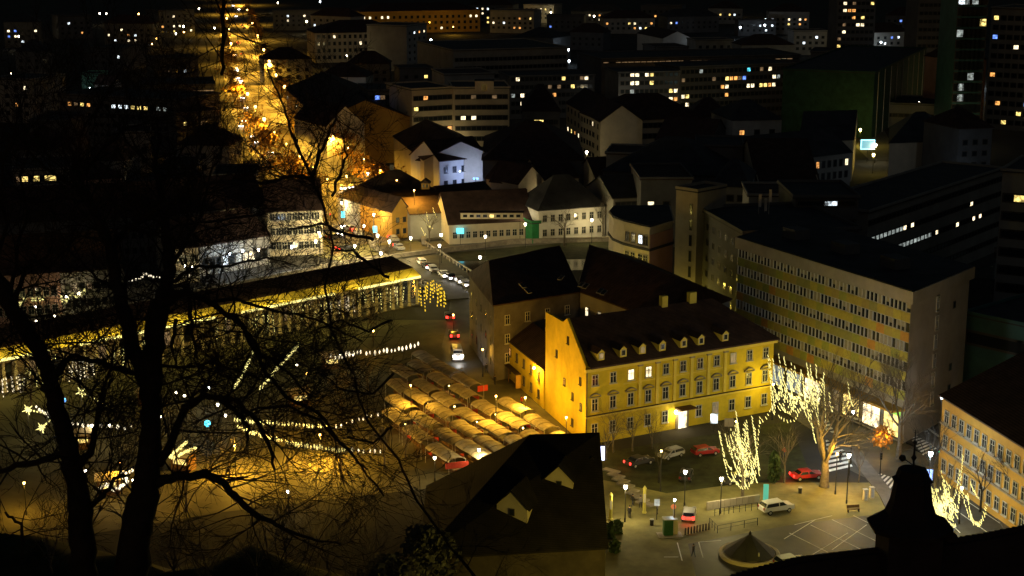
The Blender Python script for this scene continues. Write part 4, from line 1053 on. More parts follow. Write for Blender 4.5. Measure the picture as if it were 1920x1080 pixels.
for (x,y,h,k,pw,l) in ((900,482,9,'w',500,'tall white lamp at the town end of the bridge'),(827,440,7,'w',260,'upper of two lamps at the quay corner'),(824,460,6,'w',260,'lower of two lamps at the quay corner'),(665,461,6,'w',7500,'lamp on the bridge square, left one'),(714,474,6,'w',7500,'lamp on the bridge square, right one'),(547,462,6,'c',1500,'cool lamp seen through twigs left of the bridge square'),(592,452,6,'w',1500,'lamp beside the green bushes left of the bridge square'),(600,442,6,'y',200,'second lamp just above the one by the bushes'),(770,446,4,'w',900,'white lamp at the foot of the orange gable'),(1035,352,5,'w',420,'added fill lamp in the lane before the pointed gable house'),(640,380,6,'w',2500,'warm lamp where the avenue meets the junction'),(640,425,7,'w',6000,'added fill lamp in the lit middle of the junction, left of two'),(708,441,7,'w',6000,'added fill lamp in the lit middle of the junction, right of two'),(598,436,7,'w',4000,'added fill lamp before the twig covered corner building on the junction'),(730,452,7,'w',5000,'lamp at the bridge end of the junction'),(682,423,6,'w',2600,'lamp at the mouth of the avenue'),(701,402,6,'w',1200,'lamp left of the orange gable house'),(752,405,5,'o',1500,'lamp on the orange gable'),(1110,412,6,'w',1300,'lamp before the lit quay house'),(975,400,7,'w',120,'lamp on the low red roof eaves'),(985,420,6,'w',500,'lamp beside the green door'),(910,443,5,'w',200,'lamp before the long cream house'),(467,384,6,'w',150,'bright lamp among branches left of the orange house'),(440,388,6,'o',200,'orange lamp left of the bright branch lamp'),(350,393,6,'w',150,'lamp seen left between upper branches'),(6,443,6,'w',150,'lamp at the left edge above the quay'),(346,498,5,'w',220,'lamp before the cream quay house'),(360,500,5,'w',200,'second lamp before the cream quay house'),(430,475,5,'c',700,'cool white lamp lighting the quay market'),(455,470,5,'c',500,'second cool lamp lighting the quay market'),(485,468,5,'w',400,'third lamp lighting the quay market'),(690,325,7,'c',350,'cool lamp beside the tall white gable'),(650,330,7,'o',1800,'orange lamp before the tall white gable'),(1100,285,7,'w',1200,'orange lamp at the shop corner of the L shaped house'),(1245,150,8,'o',700,'orange lamp beneath the far gable house')):  # several junction lamps and the pointed-gable one are added to brighten ground and walls
    street_lamp(x,y,h,k,pw,l,.3 if y>300 else .4)
def traffic_light(px,py,label,lit='c'):
    p=at(px,py,0); t=thing('traffic_light',label,'traffic light',p); b=MB(); b.lathe([(.09,0),(.06,3.2)],metal,8); b.build('pole',t)
    b=MB(); b.box((0,0,3.0),(.34,.3,1.05),metal); b.build('housing',t)
    for i,z in enumerate((3.32,3.0,2.68)):
        m=redl if (lit=='r' and i==0) else greenl if (lit=='g' and i==2) else rubber
        b=MB(); b.tube([(0,-.15,z),(0,-.21,z)],.13,m,10); b.build('lens',t)
traffic_light(457,79,'green traffic light far up the bright avenue','g')
traffic_light(452,124,'second green traffic light lower on the bright avenue','g')
traffic_light(712,440,'red traffic light at the junction right of the cyan sign','r')
traffic_light(620,425,'red traffic light left of the junction','r')
traffic_light(1592,890,'dark traffic light at the lower end of the orange zebra crossing')
traffic_light(1650,892,'dark traffic light on the corner left of the turret')
traffic_light(1758,878,'traffic light showing green at the far right crossing','g')
traffic_light(1478,735,'traffic light showing red among the upper light strands','r')
traffic_light(1470,690,'far traffic light showing red near the yellow house corner','r')
# conical roof kiosk on its round pale plinth
p=at(1405,1042,0); t=thing('conical_pavilion','dark conical roof on a round pale plinth near the roof edge','pavilion',p)
b=MB(); b.lathe([(3.75,0),(3.8,.45),(3.65,.55),(3.35,.5),(3.3,.2),(.1,.2)],cream,32); b.build('plinth',t)
b=MB(); b.lathe([(2.9,.2),(2.9,.7)],stone,12); b.build('drum',t)
k=10
for i in range(k):
    a0=2*math.pi*i/k; a1=2*math.pi*(i+1)/k-.012
    b=MB(); q=[(3.3*math.cos(a0),3.3*math.sin(a0),.55),(3.3*math.cos(a1),3.3*math.sin(a1),.55),(.12*math.cos(a1),.12*math.sin(a1),2.9),(.12*math.cos(a0),.12*math.sin(a0),2.9)]
    b.face(q,roof_g); b.face([(x*.97,y*.97,z-.05) for x,y,z in q[::-1]],roof_g); b.face([q[1],q[0],(q[0][0]*.97,q[0][1]*.97,.5),(q[1][0]*.97,q[1][1]*.97,.5)],roof_g); b.build('roof_panel',t)
b=MB(); b.lathe([(.16,2.85),(.2,3.05),(.05,3.3)],metal,8); b.build('finial',t)
b=MB(); b.box((.75,-2.6,1.25),(.22,.06,.5),galv); b.build('notice',t)
# green kiosk, twin pale boxes
p=at(1252,1003,0); t=thing('advert_kiosk','small dark green kiosk with pale slab beside it on the square','kiosk',p,.1)
b=MB(); b.box((0,0,1.15),(1.2,1.0,2.1),mat('kiosk_green',(.02,.09,.04),.5,.2,1)); b.build('body',t)
b=MB(); b.box((0,0,2.28),(1.4,1.2,.14),galv); b.build('roof',t)
b=MB(); b.box((.2,-.2,.06),(3.2,2.0,.1),stone); b.build('base',t)
b=MB(); b.box((1.05,.2,1.1),(.5,.7,2.0),cream); b.build('side_cabinet',t)
p=at(1259,985,3.4); 
t=thing('round_sign','small orange round sign on a post behind the kiosk','sign',at(1262,985,0)); b=MB(); b.tube([(0,0,0),(0,0,2.6)],.04,galv,6); b.build('post',t)
b=MB(); b.tube([(0,-.03,2.6),(0,.03,2.6)],.36,mat('orange_sign',(.8,.2,.06),.5,.1,1),14); b.build('disc',t)
for i,(x,y) in enumerate(((1622,938),(1634,934))):
    p=at(x,y,0); t=thing('utility_box',('left','right')[i]+' of the two pale upright boxes in the middle of the square','utility box',p,.3)
    b=MB(); b.box((0,0,.8),(.55,.5,1.5),cream); b.build('cabinet',t); b=MB(); b.box((0,0,1.6),(.65,.6,.08),galv); b.build('lid',t); b=MB(); b.box((0,-.26,.8),(.4,.03,1.2),galv); b.build('door',t)
def lit_sign(px,py,z,wd,hh,m,label,rz=0.,name='lit_sign'):
    p=at(px,py,z); t=thing(name,label,'sign',(p.x,p.y,0),rz)
    b=MB(); b.box((0,0,z),(wd,.18,hh),m); b.build('panel',t); b=MB(); b.box((0,.1,(z)/2),(.12,.12,z),metal); b.build('post',t)
lit_sign(1128,850,9,.8,1.9,mat('lilac_glow',(.5,.5,.7),.3,0,emit=(.55,.6,1),es=3),'small white and blue lit sign at the dark roof corner')
lit_sign(1339,785,2.2,1.1,1.5,LIT['c'],'bright pale blue info screen before the yellow house')
lit_sign(1367,792,1.8,1.4,1.3,mat('dull_sign',(.35,.3,.25),.6,.2,1),'unlit rounded sign right of the bright screen')
lit_sign(1737,892,3,1.7,1.8,mat('screen_blue',(.3,.4,.7),.3,0,emit=(.25,.4,1),es=2.2),'blue white lit screen behind the turret')
lit_sign(1436,925,1.6,.7,2.6,mat('teal_glow',(.1,.4,.35),.4,0,emit=(.1,.55,.42),es=.6),'teal lit advertising column beside the park')
lit_sign(1627,271,6,4.4,3.0,mat('sign_inner',(.2,.3,.35),.3,0,emit=(.25,.7,.85),es=.7),'bright framed pale blue sign over the lit alley')
_t=C.objects[-1].parent
b=MB()
for _x in (-2.2,2.2): b.box((_x,-.02,6),(.3,.26,3.3),signc)
for _z in (4.5,7.5): b.box((0,-.02,_z),(4.1,.26,.3),signc)
b.build('frame',_t)
lit_sign(863,433,3.5,1.7,1.3,cyanl,'glowing cyan shop sign on the long cream house')
lit_sign(703,430,4,1.0,1.6,cyanl,'small cyan lit sign on the junction before the avenue')
lit_sign(643,402,4,1.0,1.6,cyanl,'small cyan lit sign left at the mouth of the avenue')
lit_sign(1232,942,2.5,.7,.9,LIT['g'],'small white sign on a post above the railings')
# benches of light: dais / terrace by the park
b=thing('terrace_steps','stepped yellow lit path edge along the dark house corner','steps',at(1170,905,0))
for i in range(8):
    q=at(1146+i*9,884+i*9,0)-b.location; m=MB(); m.box((q.x,q.y,.12+.02*i),(2.6,1.0,.24),stone,-.7); m.build('step',b)
def railing(label,px,n):
    P=[at(*p) for p in px]; o=P[0].copy(); t=thing('railing',label,'railing',o)
    P=[p-o for p in P]; L=sum((b_-a_).length for a_,b_ in zip(P[:-1],P[1:]))
    b=MB(); b.tube([p+Vector((0,0,1.05)) for p in P],.035,metal,5); b.tube([p+Vector((0,0,.55)) for p in P],.025,metal,5); b.build('rail',t)
    for i in range(n):
        s=(len(P)-1)*i/(n-1); k=min(int(s),len(P)-2); q=P[k].lerp(P[k+1],s-k); b=MB(); b.box((q.x,q.y,.53),(.08,.08,1.06),metal); b.build('post',t)
railing('dark post and rail fence left of the white car',[(1340,968),(1375,962),(1420,956)],9)
railing('low railing along the kerb above the parking bays',[(1330,985),(1345,1000),(1420,985)],7)
b=MB(); 
for i in range(12):
    p=at(1215+i*2.2,938+i*.4,0)
t=thing('concrete_wall','pale low wall between the dark park and the square','wall',at(1360,952,0))
for i in range(9):
    a=at(1325+i*11,957-i*1.6,0)-t.location; c=at(1325+(i+.94)*11,957-(i+.94)*1.6,0)-t.location; m=MB(); d=c-a; mm=(a+c)/2; m.box((mm.x,mm.y,.6),(d.length,.25,1.2),conc,math.atan2(d.y,d.x)); m.build('panel',t)
for i,(x,y,l) in enumerate(((1208,962,'tall slim yellow advertising post left of the kiosk'),(1145,975,'pale post at the foot of the dark house'))):
    p=at(x,y,0); t=thing('post_column',l,'column',p); b=MB(); b.lathe([(.3,0),(.3,.2),(.22,.3),(.22,3.4),(.3,3.5),(.05,3.9)],mat('yellow_post',(.5,.45,.1),.6,.2,1),12); b.build('shaft',t); b=MB(); b.box((0,-.24,2.2),(.3,.04,1.2),framew); b.build('notice',t)

for i in range(9):
    p=at(1285+i*5.5,1003-i*1.2,0); b=MB(); b.lathe([(.12,0),(.1,.85),(.13,.87),(.05,1.0)],metal,8); o=b.build('bollard',loc=p); tag(o,ORD[i]+' dark bollard from the left in the short row above the conical roof','bollard','bollards above the conical roof')
for i,(x,y,l) in enumerate(((1600,960,'wooden bench on the open square near the pale boxes'),(1390,945,'wooden bench by the pale low wall'))):
    t=thing('bench',l,'bench',at(x,y,0),.2); b=MB()
    b.box((0,0,.45),(1.8,.45,.06),wood); b.build('seat',t); b=MB(); b.box((0,.22,.75),(1.8,.05,.4),wood); b.build('backrest',t)
    for sx in (-.75,.75):
        b=MB(); b.box((sx,0,.21),(.08,.4,.42),metal); b.build('leg',t)
for i,(x,y,l) in enumerate(((1222,985,'round litter bin left of the green kiosk'),(1500,925,'round litter bin on the grass edge below the red car'))):
    t=thing('litter_bin',l,'bin',at(x,y,0)); b=MB(); b.lathe([(.24,0),(.28,.8)],metal,10); b.build('body',t); b=MB(); b.lathe([(.3,.82),(.3,.88),(.1,.95)],galv,10); b.build('lid',t)
# pedestrians
def person_mesh(coat,legs_c,stride=.25):
    b=bpy.data.meshes.new('p'); 
    V=[(0,0,.95),(0,.1,.9),(stride*.4,.11,.5),(stride,.11,.06),(stride+.13,.11,.04),(0,-.1,.9),(-stride*.3,-.11,.5),(-stride,-.11,.08),(-stride+.13,-.11,.04),(0,0,1.2),(0,0,1.42),(0,.2,1.4),(-stride*.5,.26,1.13),(-stride*.2,.25,.88),(0,-.2,1.4),(stride*.5,-.26,1.13),(stride*.8,-.25,.9),(0.01,0,1.52),(.02,0,1.62),(.02,0,1.72)]
    Ed=[(0,1),(1,2),(2,3),(3,4),(0,5),(5,6),(6,7),(7,8),(0,9),(9,10),(10,11),(11,12),(12,13),(10,14),(14,15),(15,16),(10,17),(17,18),(18,19)]
    Rr=[.15,.11,.075,.05,.045,.11,.075,.05,.045,.15,.14,.075,.055,.04,.075,.055,.04,.06,.1,.085]
    b.from_pydata(V,Ed,[]); o=bpy.data.objects.new('p',b); C.objects.link(o)
    md=o.modifiers.new('s','SKIN'); o.modifiers.new('u','SUBSURF').levels=1
    sv=b.skin_vertices[0].data
    for i,r in enumerate(Rr): sv[i].radius=(r,r)
    sv[0].use_root=True
    dg=bpy.context.evaluated_depsgraph_get(); dg.update(); me=bpy.data.meshes.new_from_object(o.evaluated_get(dg)); bpy.data.objects.remove(o)
    sk_=mat('skin',(.45,.27,.19),.6,.1,2)
    for m in (coat,legs_c,sk_): me.materials.append(m)
    for p in me.polygons:
        z=p.center.z; p.material_index=2 if z>1.5 else (1 if z<.88 and abs(p.center.y)<.2 else 0); p.use_smooth=True
    return me
dk=mat('dark_cloth',(.03,.03,.035),.9,.2,4); jn=mat('jeans_cloth',(.05,.06,.1),.9,.2,4); gc=mat('grey_cloth',(.2,.19,.18),.9,.2,4)
PM=[person_mesh(dk,jn,.25),person_mesh(gc,dk,.08),person_mesh(redc,jn,.3),person_mesh(dk,dk,.03)]
hm=MB(); hm.ball((.0,0,1.71),.115,dk,8,5); hmm=hm.mesh('hair',True)
for i,(x,y,k,a,l) in enumerate(((1186,950,0,.5,'person in a dark coat walking by the corner of the dark house'),(1201,953,1,2.,'person in a grey coat standing right of the walking pair'),(1180,972,3,1.,'person in black standing below the corner lamp'),(1300,1045,0,2.4,'lone person in dark clothes walking across the square front'),(1470,858,2,.3,'person in a red jacket near the red car'),(1575,868,0,1.2,'person in dark clothes on the orange zebra crossing'),(1700,780,1,3.,'person in grey near the far right kerb'),(1232,965,1,.2,'person in grey left of the kiosk'),(912,700,0,1.9,'person in dark clothes in the lane beside the back stalls'),(928,722,3,.9,'person in black standing in the orange lit lane'),(978,762,2,.2,'person in a red jacket by the bright right canopies'),(1280,797,3,.4,'person in black before the lit front door'))):
    p=at(x,y,0); o=link('person',PM[k],None,(p.x,p.y,.05),a); tag(o,l,'person'); link('hair',hmm,o)

# ================================================================== BUILDINGS BY THE RIVER AND BEYOND
def eave(px,py,h): return V2(at(px,py,h))
def bld(name,label,pa,pb,depth,h,**k): 
    return building(name,label,eave(*pa,h),eave(*pb,h),depth,h,**k)
# curved apartment house
cp=[at(x,y,17) for x,y in ((1142,402),(1150,412),(1170,420),(1195,426),(1218,431))]
cb=[at(1262,418,17),at(1255,390,17),at(1150,392,17)]
org=sum(cp+cb,Vector((0,0,0)))/8; org.z=0
CT=thing('curved_apartment_house','pale curved front apartment house with dark balcony band and pink side wall','apartment building',org)
pl=[V2(p)-org for p in cp+cb]; pl=pl if ccw(pl) else pl[::-1]
b=MB(); b.prism(pl,0,17,cream); b.build('wall',CT)
b=MB(); b.prism([p*1.03 for p in pl],17.003,17.5,cream); b.build('cornice',CT); b=MB(); b.prism([p*.985 for p in pl],17.503,17.8,roof_g); b.build('roof',CT)
b=MB(); b.prism([p*1.045 for p in pl],12.6,13.1,roof_g); b.build('balcony_band',CT)
e0,e1=V2(cp[4]),V2(cb[0]); dd=(e1-e0); nn=Vector((dd.y,-dd.x,0)).normalized(); b=MB(); mm=(e0+e1)/2+nn*.08-org; b.box((mm.x,mm.y,8),(dd.length-.2,.12,15.8),pink_p,math.atan2(dd.y,dd.x)); b.build('side_wall',CT)
LL=[(1192,490-23,'y'),(1202,468,'y'),(1207,440,'c'),(1172,458,'d')]
for a,c,nc_ in ((0,2,2),(2,3,2),(3,4,2)):
    facade(CT,org,cp[a],cp[c],1.2,2.9,4,nc_,1.4,1.7,LL,0,True,framew,.3,snap=14)
    facade(CT,org,cp[a],cp[c],13.7,2.9,1,nc_,1.3,1.9,LL,0,True,framed,.3,snap=14)
# stair tower behind it
TT,_=bld('stair_tower','tall plain concrete tower beside the curved apartment house',(1268,356),(1308,362),9,27,roof='flat',wall=conc,rmat=roof_g,over=.15,wins=[dict(edge='f',rows=7,cols=1,z0=4,dz=3.1,w=.7,h=2.2,span=(.6,.85),margin=.1)])
_=bld('dark_apartment_block','dark apartment block right of the stair tower with one yellow window',(1310,392),(1395,440),22,23,roof='flat',wall=dark_p,rmat=roof_g,wins=[dict(edge='f',rows=7,cols=7,z0=1.5,dz=3.05,w=1.6,h=1.5,lit=[(1323,411,'y'),(1422,386,'d')],snap=22)])
for i,(x,y,h) in enumerate(((1421,432,7),(1432,430,6),(1440,433,8))):
    p=at(x,y,20); t=thing('roof_antenna',('left','middle','right')[i]+' pale antenna panel above the office block roof','antenna',p); b=MB(); b.tube([(0,0,0),(0,0,h-.5)],.08,galv,6); b.build('mast',t)
    b=MB(); b.box((.2,0,h-1.2),(.5,.3,2.4),white_p); b.build('panel',t)
_=bld('antenna_building','unlit flat roofed building behind the office carrying antennas',(1395,445),(1475,455),16,19.6,roof='flat',wall=dark_p,rmat=roof_g)
# rounded terrace block with two bright windows
_=bld('lit_window_block','dark block whose two stacked white windows glow',(1490,372),(1610,372),18,25,roof='flat',wall=dark_p,rmat=roof_g,wins=[dict(edge='f',rows=4,cols=6,z0=11.5,dz=3.9,w=3.2,h=1.6,lit=[(1564,388,'c'),(1562,423,'c')],snap=30,margin=1)])
cc=at(1512,428,20); t=thing('round_terrace','pale curved terrace parapet below the bright windows','terrace',(cc.x,cc.y,0)); b=MB(); b.lathe([(5.5,0),(5.5,18.5),(5.8,18.7),(5.8,20),(5.4,20),(5.4,18.8),(.1,18.8)],grey_p,24); b.build('drum',t); b=MB(); b.lathe([(5.9,20.01),(5.9,20.2),(5.2,20.2)],conc,24); b.build('coping',t)
# ribbon window complex receding to the right
RA,RBb=eave(1628,400,20),eave(1880,318,20)
t,info=building('ribbon_window_building','long modern building with thin lit ribbon windows stepping up to the right',RA,RBb,15,20,roof='flat',wall=grey_p,rmat=roof_g)
for zi,z in enumerate((2.5,6.2,9.9,13.6,17.2)):
    n=38
    for i in range(n):
        f0=i/n; lit=None
        if zi==3 and i<9: lit='g'
        if zi==2 and 4<i<17: lit='g'
        if (zi,i) in ((3,9),(3,11),(2,18),(2,24),(3,28),(2,29),(2,31)): lit='w'
        s=info['L']*(i+.5)/n; p=info['A']+info['u']*s-info['n']*.04-info['org']
        add_window(Vector((p.x,p.y,z)),math.atan2(info['u'].y,info['u'].x),t,info['L']/n-.15,1.3,lit,False,framed)
_=bld('right_edge_block','grey block at the right edge with one yellow window',(1880,322),(1990,330),20,30,roof='flat',wall=grey_p,rmat=roof_g,wins=[dict(edge='f',rows=6,cols=5,z0=6,dz=3.6,w=2.6,h=1.9,lit=[(1905,362,'y'),(1905,285,'y')],snap=30)])
_=bld('warehouse_roof_building','huge unlit flat roofed hall right of the office block',(1812,590),(2050,640),62,14,roof='flat',wall=teal_p,rmat=roof_g,wins=[dict(edge='f',rows=1,cols=9,z0=9,dz=3,w=3.4,h=2.6)])
_=bld('small_gabled_shed','small pale shed with ribbed front at the right edge',(1884,642),(1935,628),8,6,roof='gable',rh=2,wall=grey_p,rmat=roof_g,wins=[dict(edge='f',rows=1,cols=4,z0=2,dz=3,w=1.2,h=2.4)])
# right building with the orange lit wall
KA,KB=eave(1768,742,12),eave(2010,892,12)
t,info=building('orange_lit_building','long old building with orange lit street wall at the right edge',KA,KB,Vector((30,14,0)),12,roof='gable',rh=5,wall=ochre,rmat=roof_t,over=.5,
 wins=[dict(edge='f',rows=3,cols=15,z0=1.2,dz=3.6,w=1.3,h=1.9,detail=True,frame=framew)])
b=MB(); s=info['L']/2
for z in (4.4,8.1): 
    p=info['A']+info['u']*s-info['n'].normalized()*.12-info['org']; b.box((p.x,p.y,z),(info['L'],.24,.25),stone,math.atan2(info['u'].y,info['u'].x))
b.build('string_course',t)
# ---- across the river, centre
_=bld('tall_white_gable_house','tall house with plain white gable end beside the avenue',(612,237),(683,232),26,15,roof='gable',rh=6,wall=white_p,swap=True,rmat=roof_t,group=None,wins=[dict(edge='r',rows=5,cols=5,z0=1.5,dz=3,w=1.2,h=1.6)])
_=bld('avenue_corner_house','dark roofed house left of the white gable lining the avenue',(536,165),(600,225),30,15,roof='gable',rh=6,wall=ochre,rmat=roof_t,wins=[dict(edge='f',rows=4,cols=10,z0=1.5,dz=3.2,w=1.2,h=1.7,prob=.05)])
lb,li=bld('blue_lit_house','white house front lit blue with eight dark windows',(824,302),(912,293),16,10,roof='gable',rh=5,wall=white_p,rmat=roof_t,wins=[dict(edge='f',rows=2,cols=5,z0=2.2,dz=4.0,w=1.3,h=1.8,detail=True,frame=framed)])
_=bld('white_annex','white annex with hipped top left of the blue lit house',(782,300),(822,305),14,9,roof='hip',rh=4,wall=white_p,rmat=roof_t,swap=True)
_=bld('long_dim_house','unlit long house with slanting roof behind the white annex',(738,255),(795,300),22,10,roof='gable',rh=5,wall=cream,rmat=roof_t)
_=bld('brown_roof_house','house with big brown hipped roof above the orange gable',(700,388),(845,372),20,7,roof='hip',rh=7,wall=grey_p,rmat=roof_b,chim=1,wins=[dict(edge='f',rows=2,cols=9,z0=1,dz=3.1,w=1.1,h=1.5)])
q=at(798,352,10.5); t=thing('attic_dormer','small pale dormer on the brown hipped roof','dormer',q); b=MB(); b.box((0,0,.6),(2.2,3,1.6),ochre); b.build('wall',t); b=MB(); b.hexa([(-1.4,-1.8,1.4),(1.4,-1.8,1.4),(1.4,1.8,1.4),(-1.4,1.8,1.4)],[(-.02,-1.8,2.4),(.02,-1.8,2.4),(.02,1.8,2.4),(-.02,1.8,2.4)],roof_b); b.build('roof',t); b=MB(); b.box((-.45,-1.52,.7),(.5,.06,.9),glassd); b.build('pane',t); b=MB(); b.box((.45,-1.52,.7),(.5,.06,.9),glassd); b.build('pane',t)
_=bld('orange_gable_house','small house with bright orange gable facing the bridge square',(735,398),(768,394),16,7,roof='gable',rh=3.4,wall=ochre,swap=True,rmat=roof_t,wins=[dict(edge='f',rows=2,cols=2,z0=1.2,dz=2.9,w=1,h=1.4)])
_=bld('dark_flank_house','dark flank house between the orange gable and the light bunch',(770,402),(832,398),14,6.5,roof='gable',rh=3,wall=grey_p,rmat=roof_t)
_=bld('long_cream_house','long low cream house with dark roof and attic window band on the quay',(842,420),(1000,412),16,5.2,roof='gable',rh=6.5,wall=cream,rmat=roof_t,wins=[dict(edge='f',rows=1,cols=12,z0=1.4,dz=3,w=1.2,h=1.7,detail=True,frame=framew,lit=[(1000,431,'d')])])
q=at(922,409,8.3); t=thing('attic_window_band','pale attic window band on the long dark roof','dormer',q); b=MB(); b.box((0,.6,.6),(15,1.8,1.5),cream); b.build('wall',t); b=MB(); b.box((0,.5,1.42),(15.6,2.4,.14),roof_t); b.build('roof',t)
wm_=winmesh(1.3,1.0,None,False,framew)[0]; wl_=winmesh(1.3,1.0,'y',False,framew)[0]
for i in range(9): link('window',wl_ if i==4 else wm_,t,(-6.4+1.6*i,-.34,.1))
_=bld('lit_quay_house','white quay house brightly lit with dark mansard roof',(1010,393),(1135,384),14,8.5,roof='hip',rh=7,wall=white_p,rmat=roof_g,wins=[dict(edge='f',rows=2,cols=8,z0=1.6,dz=3.6,w=1.2,h=1.8,detail=True,frame=framew)])
_=bld('green_door_shed','narrow green painted lean-to between the two quay houses',(998,420),(1011,419),8,5,roof='flat',wall=mat('green_paint',(.02,.18,.06),.6,.2,1),rmat=roof_g)
_=bld('pointed_gable_house','small house with pale pointed gable in the dark centre',(972,345),(1022,338),14,6.5,roof='gable',rh=4.5,wall=cream,swap=True,rmat=roof_t,wins=[dict(edge='f',rows=1,cols=2,z0=3.2,dz=3,w=1,h=1.6)])
_=bld('left_eave_house','dark roofed house joined left of the pointed gable',(920,340),(972,345),14,6,roof='gable',rh=5,wall=cream,rmat=roof_t)
_=bld('far_gable_pair_house','dim house with two lit attic lamps right of the pointed gable',(1022,338),(1085,332),16,7,roof='gable',rh=5,wall=cream,rmat=roof_t,wins=[dict(edge='f',rows=1,cols=4,z0=3,dz=3,w=1.2,h=1.4,lit=[(1062,318,'y')],snap=30)])
_=bld('dim_gable_house','dim pale gable below the L shaped house',(1085,322),(1118,335),16,7,roof='gable',rh=5,wall=cream,swap=True,rmat=roof_t)
_=bld('great_dark_roof','very large unlit hipped roof filling the dark centre',(905,300),(1095,300),52,11,roof='hip',rh=8,wall=dark_p,rmat=roof_t)
_=bld('cellar_roof_house','low dark hip roofed house below the blue lit house',(835,372),(925,362),11,4,roof='gable',rh=2.5,wall=dark_p,rmat=roof_t)
_=bld('dark_hall','long unlit hall roof behind the curved apartment house',(1150,372),(1275,366),20,11,roof='gable',rh=4,wall=grey_p,rmat=roof_g,wins=[dict(edge='f',rows=1,cols=12,z0=8.5,dz=3,w=1.6,h=1.6,prob=.15,keys='wd')])
_=bld('slate_roof_block','dark slate roofed block with scattered blue white skylights',(1130,320),(1340,330),42,13,roof='hip',rh=7,wall=dark_p,rmat=roof_g,wins=[dict(edge='f',rows=2,cols=14,z0=5,dz=4,w=1.6,h=1.8,lit=[(1275,324,'c'),(1228,325,'w'),(1286,342,'g')],snap=30)])
_=bld('terrace_of_lights','dark terrace with a short row of bright attic windows',(1230,262),(1330,268),20,12,roof='gable',rh=6,wall=dark_p,rmat=roof_t,wins=[dict(edge='f',rows=3,cols=15,z0=2,dz=3.3,w=1.7,h=2,lit=[(1232,273,'c'),(1238,275,'c'),(1262,252,'w'),(1260,272,'w'),(1265,303,'c'),(1275,305,'c'),(1288,268,'w'),(1300,270,'w'),(1205,272,'c'),(1213,274,'c'),(1286,270,'o')],snap=40)])
_=bld('white_edge_gable','steep dark roof with long pale gable verge',(1380,300),(1422,345),16,11,roof='gable',rh=9,wall=cream,swap=True,rmat=roof_t)
_=bld('small_orange_gable','tiny steep orange lit gable at the foot of the pale verge',(1412,325),(1431,322),8,6,roof='gable',rh=4.5,wall=ochre,swap=True,rmat=roof_t)
_=bld('dark_long_roof','long black roof with a thin pale eave behind the orange gable',(1412,306),(1596,285),20,11,roof='gable',rh=6,wall=grey_p,rmat=roof_g,wins=[dict(edge='f',rows=2,cols=16,z0=3.5,dz=3.6,w=1.5,h=2.2,lit=[(1460,318,'c'),(1484,310,'c'),(1504,303,'o'),(1518,302,'w'),(1524,301,'o'),(1581,296,'w')],snap=30)])
AD=(at(1648,200)-at(1635,290)).normalized()
_=bld('alley_left_house','dark house on the left of the bright alley with blue lit skylights',(1500,265),(1600,262),AD*34,13,roof='gable',rh=7,wall=cream,rmat=roof_g)
_=bld('alley_right_house','large dark roof right of the bright alley with pale eave',(1668,268),(1780,264),AD*40,11,roof='hip',rh=7,wall=cream,rmat=roof_g)
sheet('alley',[(1590,262),(1620,215),(1632,196),(1662,196),(1650,230),(1672,270),(1668,300),(1630,300)],.034,sidewalk)
for (x,y,k,pw,l) in ((1634,207,'w',2600,'topmost lamp in the bright alley'),(1624,225,'w',2600,'second lamp down the bright alley'),(1613,243,'y',2600,'third lamp down the bright alley'),(1642,272,'w',700,'lamp right of the bright blue sign'),(1638,290,'y',700,'lowest lamp of the bright alley')):
    street_lamp(x,y,6,k,pw,l,.45)
# left bank, left of the avenue
_=bld('corner_building','big cream corner building behind the twigs at the bridge square',(500,396),(604,392),16,11,roof='gable',rh=6,wall=cream,rmat=roof_t,wins=[dict(edge='f',rows=3,cols=9,z0=1.6,dz=3.5,w=1.2,h=1.8,detail=True,frame=framew,prob=.06)])
_=bld('cream_quay_house','cream quay house right of the main trunk',(318,466),(372,462),18,8,roof='gable',rh=5,wall=cream,rmat=roof_t,wins=[dict(edge='f',rows=2,cols=6,z0=1.2,dz=3.4,w=1.2,h=1.7,detail=True,frame=framew,lit=[(350,500,'w')])])
_=bld('market_hall_left','dim hall behind the cool quay lamps',(372,462),(505,440),18,7,roof='gable',rh=5,wall=grey_p,rmat=roof_t,wins=[dict(edge='f',rows=1,cols=10,z0=1.5,dz=3,w=1.8,h=2.6,lit=[(425,478,'c'),(440,475,'g'),(455,472,'w'),(470,470,'w')],snap=30)])
_=bld('pink_quay_house','dull pink quay house at the left edge',(-20,516),(112,508),18,10,roof='gable',rh=6,wall=pink_p,rmat=roof_t,wins=[dict(edge='f',rows=2,cols=8,z0=1.5,dz=3.6,w=1.2,h=1.8,detail=True,frame=framew)])
_=bld('brown_quay_house','brown roofed quay house with one dim yellow window row',(112,510),(232,500),18,9,roof='gable',rh=6,wall=grey_p,rmat=roof_b,wins=[dict(edge='f',rows=2,cols=8,z0=1.5,dz=3.4,w=1.2,h=1.6,lit=[(145,520,'d'),(160,519,'d')],snap=40)])
_=bld('windowed_left_block','dim apartment block with a short row of lit top windows at the left',(25,322),(130,318),22,17,roof='flat',wall=grey_p,rmat=roof_g,wins=[dict(edge='f',rows=5,cols=9,z0=1.8,dz=3.1,w=1.8,h=1.7,lit=[(45,324,'y'),(65,322,'y'),(88,320,'y'),(100,318,'y'),(40,330,'d'),(150,345,'d')],snap=22)])
_=bld('dim_left_gable','dim pinkish gabled block left of the main tree fork',(140,338),(228,332),20,15,roof='hip',rh=4,wall=pink_p,rmat=roof_t,wins=[dict(edge='f',rows=4,cols=8,z0=1.8,dz=3.2,w=1.3,h=1.6)])
_=bld('roof_row_left','dark roofed row above the left quay',(-40,420),(150,410),24,11,roof='gable',rh=6,wall=dark_p,rmat=roof_t,wins=[dict(edge='f',rows=2,cols=12,z0=2,dz=3.6,w=1.2,h=1.6,lit=[(6,443,'y')],prob=.04)])
